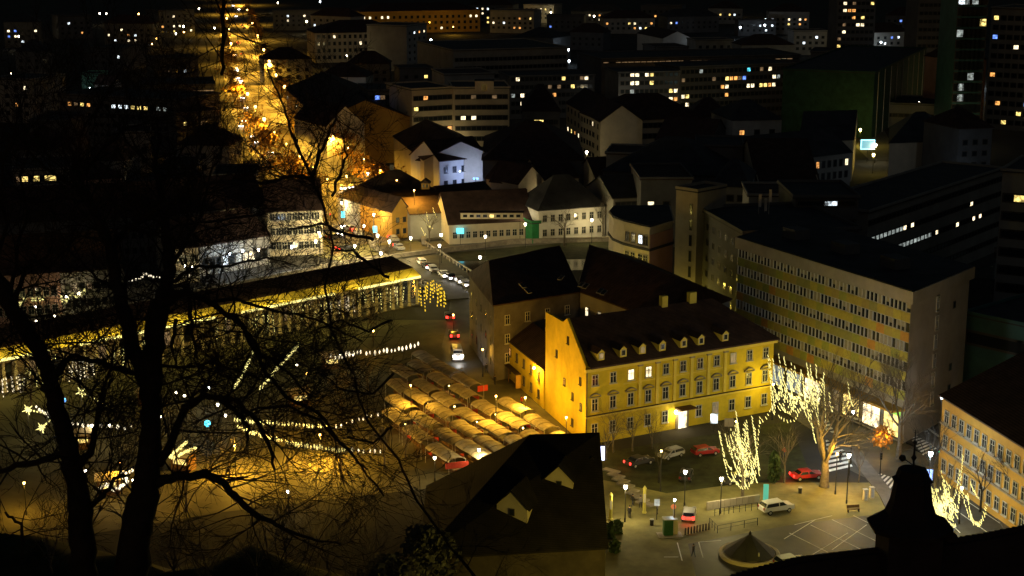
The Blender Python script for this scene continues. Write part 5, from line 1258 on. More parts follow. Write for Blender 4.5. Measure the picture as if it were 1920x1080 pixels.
_=bld('roof_row_middle','dark roofed row between the trunks with a red lit window',(152,412),(330,400),24,11,roof='gable',rh=6,wall=dark_p,rmat=roof_t,wins=[dict(edge='f',rows=2,cols=12,z0=2,dz=3.6,w=1.2,h=1.6,lit=[(290,408,'o')],prob=.04)])
_=bld('roof_row_right','dark roofed row right of the main fork',(335,398),(500,385),24,11,roof='gable',rh=6,wall=grey_p,rmat=roof_t,wins=[dict(edge='f',rows=2,cols=12,z0=2,dz=3.6,w=1.2,h=1.6,prob=.06)])
_=bld('teal_lit_hall','small teal lit wall far left',(152,140),(188,140),14,8,roof='flat',wall=mat('teal_wall',(.2,.5,.4),.8,.2,.2),rmat=roof_g)
_=bld('small_white_gable_house','tiny white gable beside the teal lit wall',(208,160),(228,158),12,5,roof='gable',rh=4,wall=white_p,swap=True,rmat=roof_t)
_=bld('strip_lit_roof_hall','long far hall with a thin orange lit strip under the eave',(262,163),(402,160),34,9,roof='flat',wall=dark_p,rmat=roof_g,wins=[dict(edge='f',rows=1,cols=9,z0=6,dz=3,w=4.8,h=1.6,prob=.9,keys='d')])
_=bld('far_left_flats','far dark flats with a few warm windows above the left quay roofs',(110,178),(330,190),26,18,roof='flat',wall=dark_p,rmat=roof_g,wins=[dict(edge='f',rows=4,cols=18,z0=4,dz=3.4,w=2,h=1.7,lit=[(133,192,'o'),(142,192,'d'),(148,193,'y'),(158,193,'o'),(217,180,'c'),(223,180,'c'),(228,180,'c'),(245,197,'y'),(252,197,'y'),(259,198,'y'),(292,195,'g'),(310,195,'g')],snap=24)])
_=bld('sparse_window_flats','dim flats with two lit windows left of the avenue',(330,215),(410,210),22,14,roof='flat',wall=dark_p,rmat=roof_g,wins=[dict(edge='f',rows=3,cols=8,z0=3,dz=3.4,w=1.8,h=1.7,lit=[(350,229,'y'),(372,229,'d'),(384,228,'d')],snap=24)])
# ---- middle distance, right of the avenue
_=bld('white_institution','long cream institution with two rows of windows lit from below',(590,62),(760,59),34,17,roof='hip',rh=6,wall=cream,rmat=roof_t,wins=[dict(edge='f',rows=4,cols=17,z0=2,dz=3.9,w=1.6,h=2.1,lit=[(630,70,'w'),(676,84,'w'),(696,81,'w'),(709,84,'w'),(718,85,'w'),(752,84,'w'),(748,78,'o')],snap=18)])
_=bld('blue_side_block','dim bluish block beside the cream institution',(762,50),(800,45),24,24,roof='flat',wall=grey_p,rmat=roof_g,wins=[dict(edge='f',rows=6,cols=4,z0=2,dz=3.5,w=2,h=1.6,lit=[(772,48,'c'),(785,50,'o'),(793,50,'w')],snap=24)])
_=bld('orange_long_hall','long orange lit facade on the skyline street',(675,22),(900,18),30,16,roof='hip',rh=5,wall=ochre,rmat=roof_t,wins=[dict(edge='f',rows=3,cols=20,z0=2,dz=4.2,w=2,h=2.2,lit=[(681,32,'w'),(691,24,'w'),(714,29,'w'),(729,28,'w'),(827,52,'w'),(893,12,'w'),(896,26,'w')],snap=20)])
_=bld('broad_dim_block','broad unlit block with faint windows in the upper centre',(850,96),(1065,90),60,20,roof='flat',wall=grey_p,rmat=roof_g,wins=[dict(edge='f',rows=4,cols=26,z0=3,dz=4,w=2,h=1.8)])
_=bld('dim_flats','dim beige flats with stair tower and lit windows in the centre',(772,170),(850,166),22,24,roof='flat',wall=cream,rmat=roof_g,wins=[dict(edge='f',rows=6,cols=8,z0=3,dz=3.5,w=2,h=1.7,lit=[(798,182,'o'),(783,200,'y'),(802,237,'o'),(818,237,'w'),(841,238,'o'),(798,238,'o')],snap=18)])
_=bld('dim_flats','dim beige flats to the right with balconies and a roof tower',(850,167),(955,166),22,24,roof='flat',wall=cream,rmat=roof_g,wins=[dict(edge='f',rows=6,cols=10,z0=3,dz=3.5,w=2,h=1.7,lit=[(870,218,'w'),(886,217,'w'),(886,179,'d'),(924,179,'d')],snap=18)])
q=at(908,160,27); t=thing('roof_tower','small pale square tower on the roof of the beige flats','roof tower',(q.x,q.y+3,24.3)); b=MB(); b.box((0,0,2),(6,5,4),cream); b.build('wall',t); b=MB(); b.box((0,-2.53,2),(1.6,.06,2.2),glassd); b.build('window',t); b=MB(); b.box((0,0,4.1),(6.4,5.4,.2),roof_g); b.build('roof',t)
_=bld('bluish_flats','dark bluish flats with a cluster of lit windows beside the white gable',(690,172),(772,170),22,22,roof='flat',wall=dark_p,rmat=roof_g,wins=[dict(edge='f',rows=6,cols=8,z0=2,dz=3.4,w=2.2,h=1.9,lit=[(733,208,'w'),(748,205,'w'),(735,223,'w'),(736,240,'w'),(748,240,'y'),(757,240,'y'),(712,241,'o'),(708,172,'b'),(712,190,'d')],snap=24)])
_=bld('black_gable_house','black roofed house with a pair of warm windows right of the beige flats',(980,208),(1050,208),30,12,roof='hip',rh=8,wall=dark_p,rmat=roof_t,wins=[dict(edge='f',rows=2,cols=7,z0=3,dz=4,w=2,h=2,lit=[(1003,216,'y'),(1008,216,'y'),(1047,200,'o')],snap=24)])
_=bld('l_shaped_house','large L shaped pale house with lit shop corner',(1127,226),(1320,220),24,15,roof='hip',rh=7,wall=cream,rmat=roof_t,wins=[dict(edge='f',rows=4,cols=20,z0=1.5,dz=3.5,w=1.8,h=1.8,lit=[(1139,251,'o'),(1262,180,'w')],prob=.015),dict(edge='l',rows=4,cols=7,z0=1.5,dz=3.5,w=1.8,h=1.8,lit=[(1108,239,'w')],snap=20)])
_=bld('l_shaped_house_wing','slanting pale wing of the L shaped house ending at the lit shops',(1062,192),(1126,228),14,15,roof='gable',rh=5,wall=cream,rmat=roof_t,wins=[dict(edge='f',rows=4,cols=9,z0=1.5,dz=3.5,w=1.8,h=1.8,lit=[(1077,253,'o'),(1082,257,'w'),(1056,234,'w'),(1066,250,'y')],snap=20,prob=.05,keys='d')])
_=bld('window_cluster_row','dark row with bright living room windows in the upper centre',(955,145),(1115,142),22,17,roof='flat',wall=dark_p,rmat=roof_g,wins=[dict(edge='f',rows=5,cols=18,z0=2,dz=3.3,w=1.9,h=1.9,lit=[(972,153,'w'),(977,172,'w'),(962,172,'g'),(977,187,'w'),(1010,170,'o'),(1028,170,'d'),(1036,172,'o'),(1045,168,'d'),(1060,153,'y'),(1070,157,'y'),(1090,150,'d'),(1102,150,'w')],snap=26)])
_=bld('window_cluster_block','dark block with bright paired windows right of centre',(1160,138),(1275,136),22,20,roof='flat',wall=dark_p,rmat=roof_g,wins=[dict(edge='f',rows=6,cols=12,z0=2,dz=3.3,w=1.9,h=1.9,lit=[(1184,146,'w'),(1192,146,'w'),(1184,158,'w'),(1195,163,'w'),(1186,166,'g'),(1210,146,'w'),(1218,146,'y'),(1222,149,'y'),(1256,165,'y'),(1258,178,'w'),(1266,180,'o'),(1273,182,'w')],snap=30)])
_=bld('ribbon_roof_hall','very long dark hall with thin orange strip under its eave',(1128,112),(1500,104),40,16,roof='flat',wall=dark_p,rmat=roof_g,wins=[dict(edge='f',rows=1,cols=32,z0=14,dz=3,w=3.4,h=1.2,prob=.75,keys='d')])
_=bld('bright_window_flats','flats with two long rows of bright windows at the upper right',(1275,128),(1490,120),22,21,roof='flat',wall=dark_p,rmat=roof_g,wins=[dict(edge='f',rows=6,cols=26,z0=2,dz=3.3,w=1.9,h=1.9,lit=[(1313,126,'g'),(1283,143,'d'),(1336,144,'d'),(1359,143,'y'),(1365,143,'o'),(1382,139,'o'),(1390,143,'d'),(1362,158,'w'),(1360,160,'o'),(1362,177,'o'),(1397,153,'b'),(1403,158,'w'),(1414,156,'w'),(1424,156,'y'),(1432,156,'y'),(1437,156,'o'),(1452,154,'w'),(1472,154,'w'),(1478,156,'w'),(1430,124,'d'),(1445,120,'w'),(1450,138,'w'),(1460,139,'g'),(1402,124,'t'),(1287,180,'y'),(1283,187,'w'),(1286,193,'w')],snap=26)])
_=bld('orange_window_flats','darker flats with four orange windows beside the white house',(1490,135),(1556,140),20,17,roof='flat',wall=grey_p,rmat=roof_g,wins=[dict(edge='f',rows=5,cols=8,z0=2,dz=3.3,w=2.2,h=1.9,lit=[(1527,152,'w'),(1521,170,'y'),(1528,171,'o'),(1541,170,'o'),(1541,153,'d')],snap=26)])
_=bld('lilac_white_house','white house tinted lilac under a black hipped roof',(1556,180),(1622,182),22,11,roof='hip',rh=10,wall=white_p,rmat=roof_t,wins=[dict(edge='f',rows=2,cols=6,z0=2,dz=4,w=1.6,h=1.8,lit=[(1577,190,'b')],snap=24)])
GN,gi=bld('netted_building','large building wrapped in dark green scaffold netting',(1640,138),(1736,92),34,24,roof='flat',wall=green_n,rmat=roof_g)
for i in range(9):
    p=gi['A']+gi['u']*(gi['L']*(i+.5)/9)-gi['n'].normalized()*.35-gi['org']; b=MB(); b.box((p.x,p.y,12),(.25,.25,24),galv); b.build('scaffold_pole',GN)
_=bld('orange_flank','orange lit flank wall left of the green netting',(1575,146),(1638,140),20,18,roof='flat',wall=ochre,rmat=roof_g,wins=[dict(edge='f',rows=4,cols=8,z0=2,dz=3.6,w=1.6,h=1.6)])
_=bld('pink_tower_house','dull pink house with dark hipped roof at the upper right',(1802,112),(1850,110),22,26,roof='hip',rh=7,wall=pink_p,rmat=roof_t,wins=[dict(edge='f',rows=6,cols=4,z0=3,dz=3.6,w=1.6,h=1.6)])
_=bld('glass_tower','tall green tinted glass tower with floor grid at the top right',(1802,-60),(1856,-60),24,62,roof='flat',wall=teal_p,rmat=roof_g,wins=[dict(edge='f',rows=15,cols=6,z0=2,dz=3.9,w=2.9,h=3.2,lit=[(1808,8,'c'),(1849,47,'y')],snap=24,prob=.04,keys='g',margin=.3)])
_=bld('residential_tower','dark residential tower with many lit windows at the top',(1572,-40),(1645,-40),20,52,roof='flat',wall=dark_p,rmat=roof_g,wins=[dict(edge='f',rows=15,cols=8,z0=2,dz=3.4,w=2,h=1.8,lit=[(1582,3,'w'),(1599,4,'d'),(1583,16,'w'),(1590,17,'o'),(1599,20,'o'),(1598,32,'o'),(1617,34,'y'),(1615,45,'w'),(1612,45,'w'),(1582,52,'d'),(1581,62,'w'),(1640,13,'y'),(1563,70,'d')],snap=20,prob=.03)])
_=bld('dark_tower','nearly black tower block left of the glass tower',(1725,-40),(1798,-40),22,54,roof='flat',wall=dark_p,rmat=roof_g,wins=[dict(edge='f',rows=14,cols=8,z0=2,dz=3.6,w=2,h=1.8,prob=.03)])
_=bld('right_edge_flats','tall grey flats cut by the right edge with blue and yellow windows',(1860,16),(1990,20),26,46,roof='flat',wall=grey_p,rmat=roof_g,wins=[dict(edge='f',rows=12,cols=9,z0=2,dz=3.6,w=2.3,h=2,lit=[(1873,42,'y'),(1871,77,'b'),(1912,82,'w'),(1863,142,'o'),(1918,200,'b')],snap=24,prob=.02)])
_=bld('pale_gable_far','small pale slanting gable in the dark upper right',(1195,62),(1243,72),18,11,roof='gable',rh=4,wall=white_p,rmat=roof_t)
_=bld('shop_roof_far','dim hall behind the lit alley street',(1660,195),(1800,200),30,9,roof='flat',wall=grey_p,rmat=roof_g,wins=[dict(edge='f',rows=1,cols=12,z0=4,dz=3,w=2.4,h=1.6,lit=[(1722,192,'w'),(1800,199,'w')],prob=.08)])
# skyline infill: dark blocks with a few lit windows, every one a building of its own
sky_l=[(40,40,1),(140,30,1),(240,45,1),(330,20,1),(60,95,0),(200,90,0),(330,110,0),(560,20,1),(620,30,1),(520,60,0),(540,110,0),(920,8,1),(960,20,1),(1010,10,1),(1060,30,1),(1120,20,1),(1180,35,1),(1100,60,0),(1000,70,0),(1240,12,1),(1300,30,1),(1360,15,1),(1420,40,1),(1480,20,1),(1520,60,1),(1340,75,0),(1440,85,0),(1260,90,0),(1660,60,1),(1680,110,0),(1690,30,1),(1560,100,0),(690,120,0),(780,130,0),(880,140,0),(640,145,0),(20,150,0),(90,230,0),(250,250,0),(380,270,0),(60,280,0),(200,300,0),(330,320,0),(440,330,0),(300,350,0),(1330,215,0),(1420,225,0),(1180,290,0),(1350,275,0),(1830,240,0),(1450,370,0),(1370,350,0),(1250,338,0)]
lab_n={}
adj=['narrow','wide','low','broad','plain','slim','stout','squat']; 
sky_l=[q for q in sky_l if not (395<q[0]+(0) <585 and q[1]<300 and abs(q[0]-(440 if q[1]<150 else 490))<95)]
sky_l.sort()
for i,(x,y,top) in enumerate(sky_l):
    hh=R.uniform(10,19); wd=R.uniform(55,100) if y<150 else R.uniform(60,100); fl=R.random()<.5
    side='left' if x<480 else ('centre' if x<1200 else 'right'); lev='topmost' if y<50 else 'upper' if y<130 else 'middle' if y<260 else 'lower'
    nr_=int(hh/3.4); Lw=wd/F*at(x,y,hh).y
    keys='wwoyc' if R.random()<.7 else 'wcb'
    nxt=' , '.join([])
    bld('town_block','%s %s %s block, %s from the left among the dark %s blocks'%(adj[i%8],('flat roofed','tiled')[not fl],('unlit','sparsely lit')[bool(top)],ORD[lab_n.setdefault(lev,[0])[0]],lev),(x-wd/2,y+R.uniform(-2,2)),(x+wd/2,y+R.uniform(-2,2)),R.uniform(14,26),hh,roof='flat' if fl else 'hip',rh=5,wall=R.choice([dark_p,grey_p,dark_p]),rmat=R.choice([roof_t,roof_g]),group='dark town blocks in the distance',
      wins=[dict(edge='f',rows=nr_-1,cols=max(3,int(Lw/4)),z0=3,dz=3.4,w=1.9,h=1.8,prob=.24 if top else .1,keys=keys)])
    lab_n[lev][0]+=1
# far scattered lamps
fl_n={}
for i,(x,y,k) in enumerate(sorted(((35,68,'w'),(55,50,'w'),(68,59,'w'),(187,25,'w'),(199,25,'w'),(260,26,'o'),(304,27,'w'),(327,36,'w'),(344,49,'w'),(330,63,'w'),(326,112,'w'),(373,16,'w'),(402,52,'w'),(22,138,'w'),(345,60,'o'),(573,24,'w'),(575,40,'w'),(606,48,'w'),(616,48,'w'),(521,5,'w'),(600,3,'c'),(650,62,'w'),(921,22,'o'),(934,23,'o'),(950,9,'w'),(964,9,'w'),(985,24,'w'),(1066,93,'c'),(1067,114,'c'),(1033,23,'w'),(1114,30,'w'),(1148,30,'w'),(1333,13,'w'),(1346,12,'w'),(1361,12,'o'),(1388,51,'c'),(1435,36,'c'),(1434,47,'c'),(1337,77,'c'),(1334,78,'c'),(1571,98,'w'),(1573,131,'w'),(1583,130,'w'),(1614,80,'w'),(1652,79,'c'),(1737,113,'y'),(1752,140,'c'),(1711,155,'w'),(1723,192,'w'),(1823,183,'o'),(1844,154,'o'),(1811,168,'w'),(1665,177,'c'),(1672,187,'c'),(1770,235,'w'),(1781,236,'w'),(1336,210,'w'),(1340,210,'w'),(1380,208,'w'),(1792,327,'c'),(1693,381,'c'),(1229,325,'w'),(1283,321,'c'),(833,264,'w'),(838,268,'w'),(951,325,'c'),(1028,318,'o'),(681,187,'c'),(1168,195,'w'),(1186,207,'c'),(1580,195,'c'),(1526,130,'w')))):
    lab={'w':'warm','c':'cold white','o':'orange','y':'yellow'}[k]; side='far left' if x<250 else 'left' if x<480 else 'centre left' if x<760 else 'centre' if x<1100 else 'centre right' if x<1400 else 'right' if x<1700 else 'far right'
    lev='at the very top' if y<45 else 'near the top' if y<100 else 'in the upper part' if y<170 else 'in the middle distance' if y<270 else 'behind the near roofs'
    street_lamp(x,y,9 if y<200 else 7,k,(1500 if y<120 else 900) if x>480 else 350,'tiny %s street lamp, %s from the left of those %s'%(lab,ORD[fl_n.setdefault(lev,[0])[0]],lev),.62 if y<60 else .5 if y<150 else .36,'small distant street lamps')
    fl_n[lev][0]+=1
_=0
street_lamp(816,85,9,'c',2600,'bright cool floodlight beside the cream institution',.7)
street_lamp(808,75,12,'c',1200,'upper cool floodlight beside the cream institution',.6)
street_lamp(650,104,8,'w',2600,'warm lamp below the cream institution front, left',.3)
street_lamp(730,104,8,'w',2600,'warm lamp below the cream institution front, right',.3)
street_lamp(285,82,7,'o',1300,'orange lamp in bushes at the upper left',.4)
street_lamp(293,72,7,'o',900,'second orange lamp in bushes at the upper left',.4)
street_lamp(700,58,6,'o',4500,'orange lamp before the long orange hall, left',.3)
street_lamp(850,50,6,'o',4500,'orange lamp before the long orange hall, right',.3)
street_lamp(1830,118,12,'c',9000,'added cool fill lamp at the foot of the green glass tower',.3)  # helper lamp added to raise the brightness of the tower wall
street_lamp(1745,125,8,'y',5000,'yellow green lamp before the netted building',.5)
street_lamp(1605,172,8,'o',1500,'orange lamp at the flank left of the green netting',.3)
street_lamp(168,165,5,'c',900,'cool lamp before the teal lit wall',.4)
street_lamp(870,378,6,'c',60,'small cold lamp behind the cyan shop sign',.15)
# blue spots that tint the house fronts
q=at(850,352,7.5); wall_lamp(Vector((li['A']+li['u']*5-li['n'].normalized()*3.2)) +Vector((0,0,7)),'c',0,'blue tinted spot lamp hanging before the blue lit house',.2)
t=thing('spot_lamp','pair of bluish floodlights facing the blue lit house','lamp',li['A']+li['u']*8-li['n'].normalized()*7)
b=MB(); b.tube([(0,0,0),(0,0,5)],.08,metal,6); b.build('pole',t)
for s in (-.5,.5):
    b=MB(); b.box((s,0,5),(.5,.3,.4),bluel); b.build('lamp_glass',t)
real_light(t,(0,0,5.3),2600,(.42,.55,1),.3)
t=thing('spot_lamp','lilac floodlight before the lilac tinted white house','lamp',at(1590,225,0)); b=MB(); b.tube([(0,0,0),(0,0,5)],.08,metal,6); b.build('pole',t); b=MB(); b.box((0,0,5),(.5,.3,.4),bluel); b.build('lamp_glass',t); real_light(t,(0,0,5.3),900,(.4,.4,1),.3)

# ================================================================== FOREGROUND: house below the castle
roof_dark=mat('darkened_roof_tiles',(.022,.017,.018),.9,.5,.5,bump=.4,stripes=('Z',2.2))  # darker copy of the roof tiles: night shade is put into the colour
ho=Vector((0,176,0)); HT=thing('hillside_house','old dark roofed house below the hill with pale gabled dormers','house',ho)
fl,fr=Vector((-10,166,0)),Vector((10.9,169,0)); bl,br=Vector((-10.5,188,0)),Vector((10.4,187.5,0))
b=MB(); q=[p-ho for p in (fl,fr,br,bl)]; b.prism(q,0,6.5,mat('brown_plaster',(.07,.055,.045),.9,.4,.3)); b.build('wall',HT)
r1,r2=Vector((2.2,182.5,15.3)),Vector((10.8,181.5,15.9)); ev=6.3
E0=[Vector((p.x,p.y,ev)) for p in (fl+Vector((-.6,-.8,0)),fr+Vector((.3,-.8,0)),br+Vector((.3,.6,0)),bl+Vector((-.6,.6,0)))]
b=MB(); th=Vector((0,0,.25))
for fc in ((E0[0],E0[1],r2,r1),(E0[2],E0[3],r1,r2),(E0[3],E0[0],r1)):
    g=[p-ho for p in fc]; nn=(g[1]-g[0]).cross(g[2]-g[0]); g=g if nn.z>0 else g[::-1]
    b.face([p+th for p in g],roof_dark); b.face(g[::-1],roof_dark)
    for i in range(len(g)): b.face([g[i],g[(i+1)%len(g)],g[(i+1)%len(g)]+th,g[i]+th],roof_dark)
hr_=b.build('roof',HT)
b=MB(); g=[Vector((p.x,p.y,6.5))-ho for p in (fr,br)]+[r2-ho-Vector((0,0,.1))]; g=[p-Vector((.12,0,0)) for p in g]
b.face(g,pink_p); b.face([p-Vector((.3,0,0)) for p in g[::-1]],pink_p); b.build('gable',HT)
def dormer2(px,py,sz,rz):
    d=ray(px,py)
    n=(E0[1]-E0[0]).cross(r1-E0[0]).normalized(); tt=(E0[0]-Vector((0,0,H))).dot(n)/d.dot(n); p=Vector((0,0,H))+d*tt-ho
    hh=sz*1.0
    f=MB(); f.hexa([(-sz,-sz*.2,-.6),(sz,-sz*.2,-.6),(sz,3.2,-.6),(-sz,3.2,-.6)],[(-sz,-sz*.2,hh),(sz,-sz*.2,hh),(sz,3.2,hh),(-sz,3.2,hh)],cream); f.face([(-sz,-sz*.2,hh),(sz,-sz*.2,hh),(0,-sz*.2,hh+sz*.95)],cream)
    do=f.build('dormer',hr_,loc=p); do.rotation_euler=(0,0,rz)
    r=MB(); y0=-sz*.2-.3
    for s in (-1,1):
        q=[(0,y0,hh+sz+.12),(0,4.6,hh+sz+.12),(s*(sz+.35),4.2,hh-.2),(s*(sz+.35),y0,hh-.2)]; q=q if s<0 else q[::-1]
        r.face(q,roof_dark); r.face([(x,y,z-.14) for x,y,z in q[::-1]],roof_dark)
        e_=[(0,y0,hh+sz+.12),(s*(sz+.35),y0,hh-.2),(s*(sz+.35),y0,hh-.34),(0,y0,hh+sz-.02)]; r.face(e_,roof_dark)
    ro=r.build('dormer_roof',hr_,loc=p); ro.rotation_euler=(0,0,rz)
    wo=link('pane',winmesh(.7,.9,None,False,framed)[0],do,(0,-sz*.2-.06,hh*.35))
dormer2(1049,922,1.7,-.25); dormer2(962,975,1.9,-.35); dormer2(1108,880,.8,.2)
street_lamp(870,1120,5,'c',20,'added dim cool fill lamp on the slope beside the ivy',.12,base=(-11,160.5),gy=0)  # invented lamp, put on the slope to give dormers and bushes pale light
street_lamp(1170,540,5,'y',2200,'added yellow fill lamp hidden in the gap before the curved apartment house',.15)  # unseen lamp added to brighten the curved front
street_lamp(1290,575,5,'y',1400,'added yellow fill lamp at the foot of the stair tower',.15)  # added so that the tower wall shows dimly
street_lamp(1720,720,5,'y',1200,'added yellow fill lamp by the side street shops',.15)  # extra lamp added to brighten the shop row
# rocky ivy clad shoulder and bushes on the slope
rk=mat('pale_rock',(.2,.18,.16),.95,.6,.5,bump=.8)
def rock(px,py,Y,r,label,sz=(1,1,1.3)):
    p=far(px,py,Y); bpy_v=[]; b=MB(); rings,seg=26,36; R2=random.Random(int(px)); ph=[R2.uniform(0,6) for _ in range(9)]
    for i in range(rings+1):
        a=math.pi*i/rings
        for j in range(seg):
            t_=2*math.pi*j/seg; x,y,z=math.sin(a)*math.cos(t_),math.sin(a)*math.sin(t_),math.cos(a)
            k=1+.16*math.sin(3*x+ph[0]+2*z)+.12*math.sin(5*y+ph[1]+3*x)+.09*math.sin(9*z+ph[2]+4*y)+.05*math.sin(15*x+ph[3])+.04*math.sin(17*z+ph[4])
            b.v.append((x*r*k*sz[0]+R2.gauss(0,.06),y*r*k*sz[1]+R2.gauss(0,.06),z*r*k*sz[2]+R2.gauss(0,.06)))
    kk=b.mi(rk)
    for i in range(rings):
        for j in range(seg):
            j2=(j+1)%seg; b.f.append((i*seg+j,(i+1)*seg+j,(i+1)*seg+j2,i*seg+j2)); b.m.append(kk)
    o=b.build('rock_outcrop',smooth=True,loc=(p.x,p.y,p.z-r*sz[2])); tag(o,label,'rock')
ivy=mat('ivy_leaves',(.1,.1,.085),.85,.6,1.2)
for i,(x,Yd,h,rd,l) in enumerate(((792,163,11,4.4,'large ivy covered bush mass left of the hillside house'),(845,157,7,2.9,'ivy bush low beside the dark roof edge'),(715,158,7,4.2,'broad ivy bush mass on the lower left slope'),(900,158,5,2.4,'small ivy bush in front of the dark house wall'))):
    X=(x-960)/F*Yd*1.03
    conebush(0,0,h,l,ivy,3200,rd,'ivy_bush',.0,base=(X,Yd,hz(X,Yd)-1.0),lf=1.25)
for i,(x,Yd,h,l) in enumerate(((660,150,9,'dense bare shrub on the slope left of the ivy bushes'),(760,156,8,'bare shrub growing through the ivy bush mass'),(850,160,7,'bare shrub at the left roof edge of the hillside house'),(560,146,8,'bare shrub in the lower centre left'),(460,146,8,'bare shrub below the hooked branch on the slope'),(360,146,7,'bare shrub low between trunk and lone lamp'),(60,146,8,'bare shrub at the lower left corner'),(140,143,6,'bare shrub behind the left trunk foot'),(610,130,7,'near bare shrub at the bottom edge left of centre'),(800,135,8,'near bare shrub at the bottom edge before the ivy'),(930,160,7,'bare shrub before the dark roof'),(420,130,7,'near bare shrub at the bottom edge below the long low limb'),(520,152,8,'bare shrub at the edge of the lit market ground'),(600,158,9,'tall bare shrub between the lone lamp and the ivy bushes'),(690,164,9,'bare shrub before the front stalls'),(300,150,7,'bare shrub behind the right trunk foot'),(240,152,7,'bare shrub between the two trunk feet'))):
    X=(x-960)/F*Yd*1.03; zz=hz(X,Yd)
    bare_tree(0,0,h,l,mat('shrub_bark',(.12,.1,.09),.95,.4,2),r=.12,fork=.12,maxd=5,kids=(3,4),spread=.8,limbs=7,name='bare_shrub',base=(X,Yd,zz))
# big silhouette trees on the castle slope
TD=31.0
def big_tree(label,limbs,twigN,seed,name='large_tree',r0=1.,minx=-60,fill=()):
    """limbs: traced centre lines (picture x, y, width in picture pixels); distance ~31 m"""
    global R
    R=random.Random(seed); base=far(limbs[0][0][0],limbs[0][0][1],TD); base.z-=6
    t=thing(name,label,'tree',base); tw=MB()
    for li_,lm in enumerate(limbs):
        off=[0]; 
        P=[];rs=[]; dv=R.uniform(-.5,.5) if li_ else 0
        for i,(x,y,w_) in enumerate(lm):
            P.append(far(x,y,TD+dv*min(i,5)*.6)-base); rs.append(w_*.44*TD/F/cP)
        if li_==0: P.insert(0,Vector((P[0].x,P[0].y,-0.5))); rs.insert(0,rs[0]*1.3)
        # subdivide for a knobbly outline
        P2=[];r2_=[]
        for i in range(len(P)-1):
            for s in range(4):
                f=s/4; q=P[i].lerp(P[i+1],f); 
                if i or s: q+=Vector((R.gauss(0,.02),0,R.gauss(0,.02)))
                P2.append(q); r2_.append((rs[i]*(1-f)+rs[i+1]*f)*R.uniform(.93,1.07))
        P2.append(P[-1]); r2_.append(rs[-1])
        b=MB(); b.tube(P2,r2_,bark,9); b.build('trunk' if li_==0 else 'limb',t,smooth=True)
        n=len(P2); L=0
        for i in range(2,n):
            k=twigN if rs[min(len(rs)-1,i//4)]<.2 else twigN*.4
            m_=int(k)+(1 if R.random()<k-int(k) else 0)
            for _ in range(m_):
                d=(P2[i]-P2[i-1]).normalized(); o=Vector((R.gauss(0,1),R.gauss(0,.6),R.gauss(0,1)+.25)).normalized()
                nd=(d*.6+o).normalized(); grow(tw,P2[i],nd,R.uniform(.7,1.7),min(r2_[i]*.5,.03)*R.uniform(.6,1),1,bark,4,.05,.55,(2,4),None,.3,3)
    ob=tw.build('twigs',t); ob['kind']='stuff'
    return t
# right main tree
RT_=[[(238,1100,84),(255,1000,72),(268,940,66),(276,880,54),(284,800,44),(282,740,48),(286,680,46),(290,620,46),(302,572,44)],
 [(302,572,36),(312,530,28),(318,480,24),(312,420,20),(300,360,14),(292,300,9),(300,250,5)],
 [(304,568,26),(350,548,17),(395,568,13),(430,590,11),(462,620,10),(490,665,8),(530,690,6),(580,740,4)],
 [(395,568,9),(440,560,7),(500,580,6),(560,590,5),(620,610,4),(680,640,3)],
 [(276,720,36),(250,650,34),(238,600,33),(222,540,28),(212,480,24),(196,440,22),(172,385,17),(150,340,11),(140,290,7),(120,240,4)],
 [(276,705,14),(215,690,11),(170,674,10),(132,668,9),(112,695,16),(84,735,26)],
 [(290,905,26),(330,893,22),(385,888,19),(415,900,16),(440,930,15),(480,965,13),(520,985,9),(580,1010,6),(640,1020,4)],
 [(300,870,20),(325,820,18),(345,765,17),(385,742,13),(430,748,11),(470,772,11),(500,825,9),(515,880,6)],
 [(410,745,12),(440,768,11),(465,800,9),(462,830,5)],
 [(440,590,10),(470,640,9),(500,700,8),(540,745,8),(600,775,7),(640,830,6),(690,880,4)],
 [(205,470,20),(240,425,14),(280,400,11),(340,370,8),(400,340,6),(460,345,4)],
 [(470,770,6),(540,760,6),(600,790,6),(660,850,5),(720,930,4)],
 [(318,500,12),(350,455,9),(380,400,7),(395,330,5),(420,270,3)],
 [(330,600,9),(322,650,8),(330,690,4)],[(355,560,9),(360,620,8),(368,670,5),(372,700,3)],
 [(172,385,8),(120,370,6),(70,380,4),(20,370,3)],[(300,330,7),(250,280,5),(210,220,4),(180,170,3)],[(312,400,8),(360,330,6),(380,260,5),(370,180,3)],[(150,340,8),(190,280,6),(240,240,5),(300,220,4)],[(165,370,8),(110,330,7),(60,290,5),(20,230,4)],[(240,425,9),(290,440,7),(350,420,6),(430,410,4),(500,400,3)],[(312,530,9),(370,500,7),(430,500,6),(500,480,4),(560,500,3)],[(222,540,9),(180,520,6),(140,480,5),(110,430,4)],[(415,140,7),(416,80,8),(418,20,8),(420,-20,8)],[(286,680,10),(340,690,7),(400,680,6),(460,700,4),(520,720,3)],[(140,290,6),(160,230,5),(200,180,4),(230,120,3)]]
big_tree('big dark tree with thick forked trunk in front of the market, right of two',RT_,1.2,11)
LT_=[[(158,1100,62),(155,1010,56),(150,940,52),(140,880,44),(122,820,40),(106,760,36),(92,700,34),(72,655,34),(48,615,34),(22,575,34),(2,540,40),(-30,490,36)],
 [(140,880,20),(168,850,16),(180,800,12),(192,740,9),(205,690,6),(215,640,4)],
 [(130,850,18),(80,862,16),(30,872,14),(-20,890,12)],
 [(22,575,14),(40,520,10),(60,490,8),(90,505,6),(120,470,5),(150,440,3)],
 [(158,960,16),(190,930,12),(215,900,8),(240,890,5)],
 [(10,960,6),(40,985,7),(44,1010,6),(40,1050,5)],
 [(20,560,10),(30,480,8),(50,400,6),(40,330,5),(60,260,3)],[(-10,520,10),(10,420,8),(0,330,6),(30,240,4),(50,160,3)]]
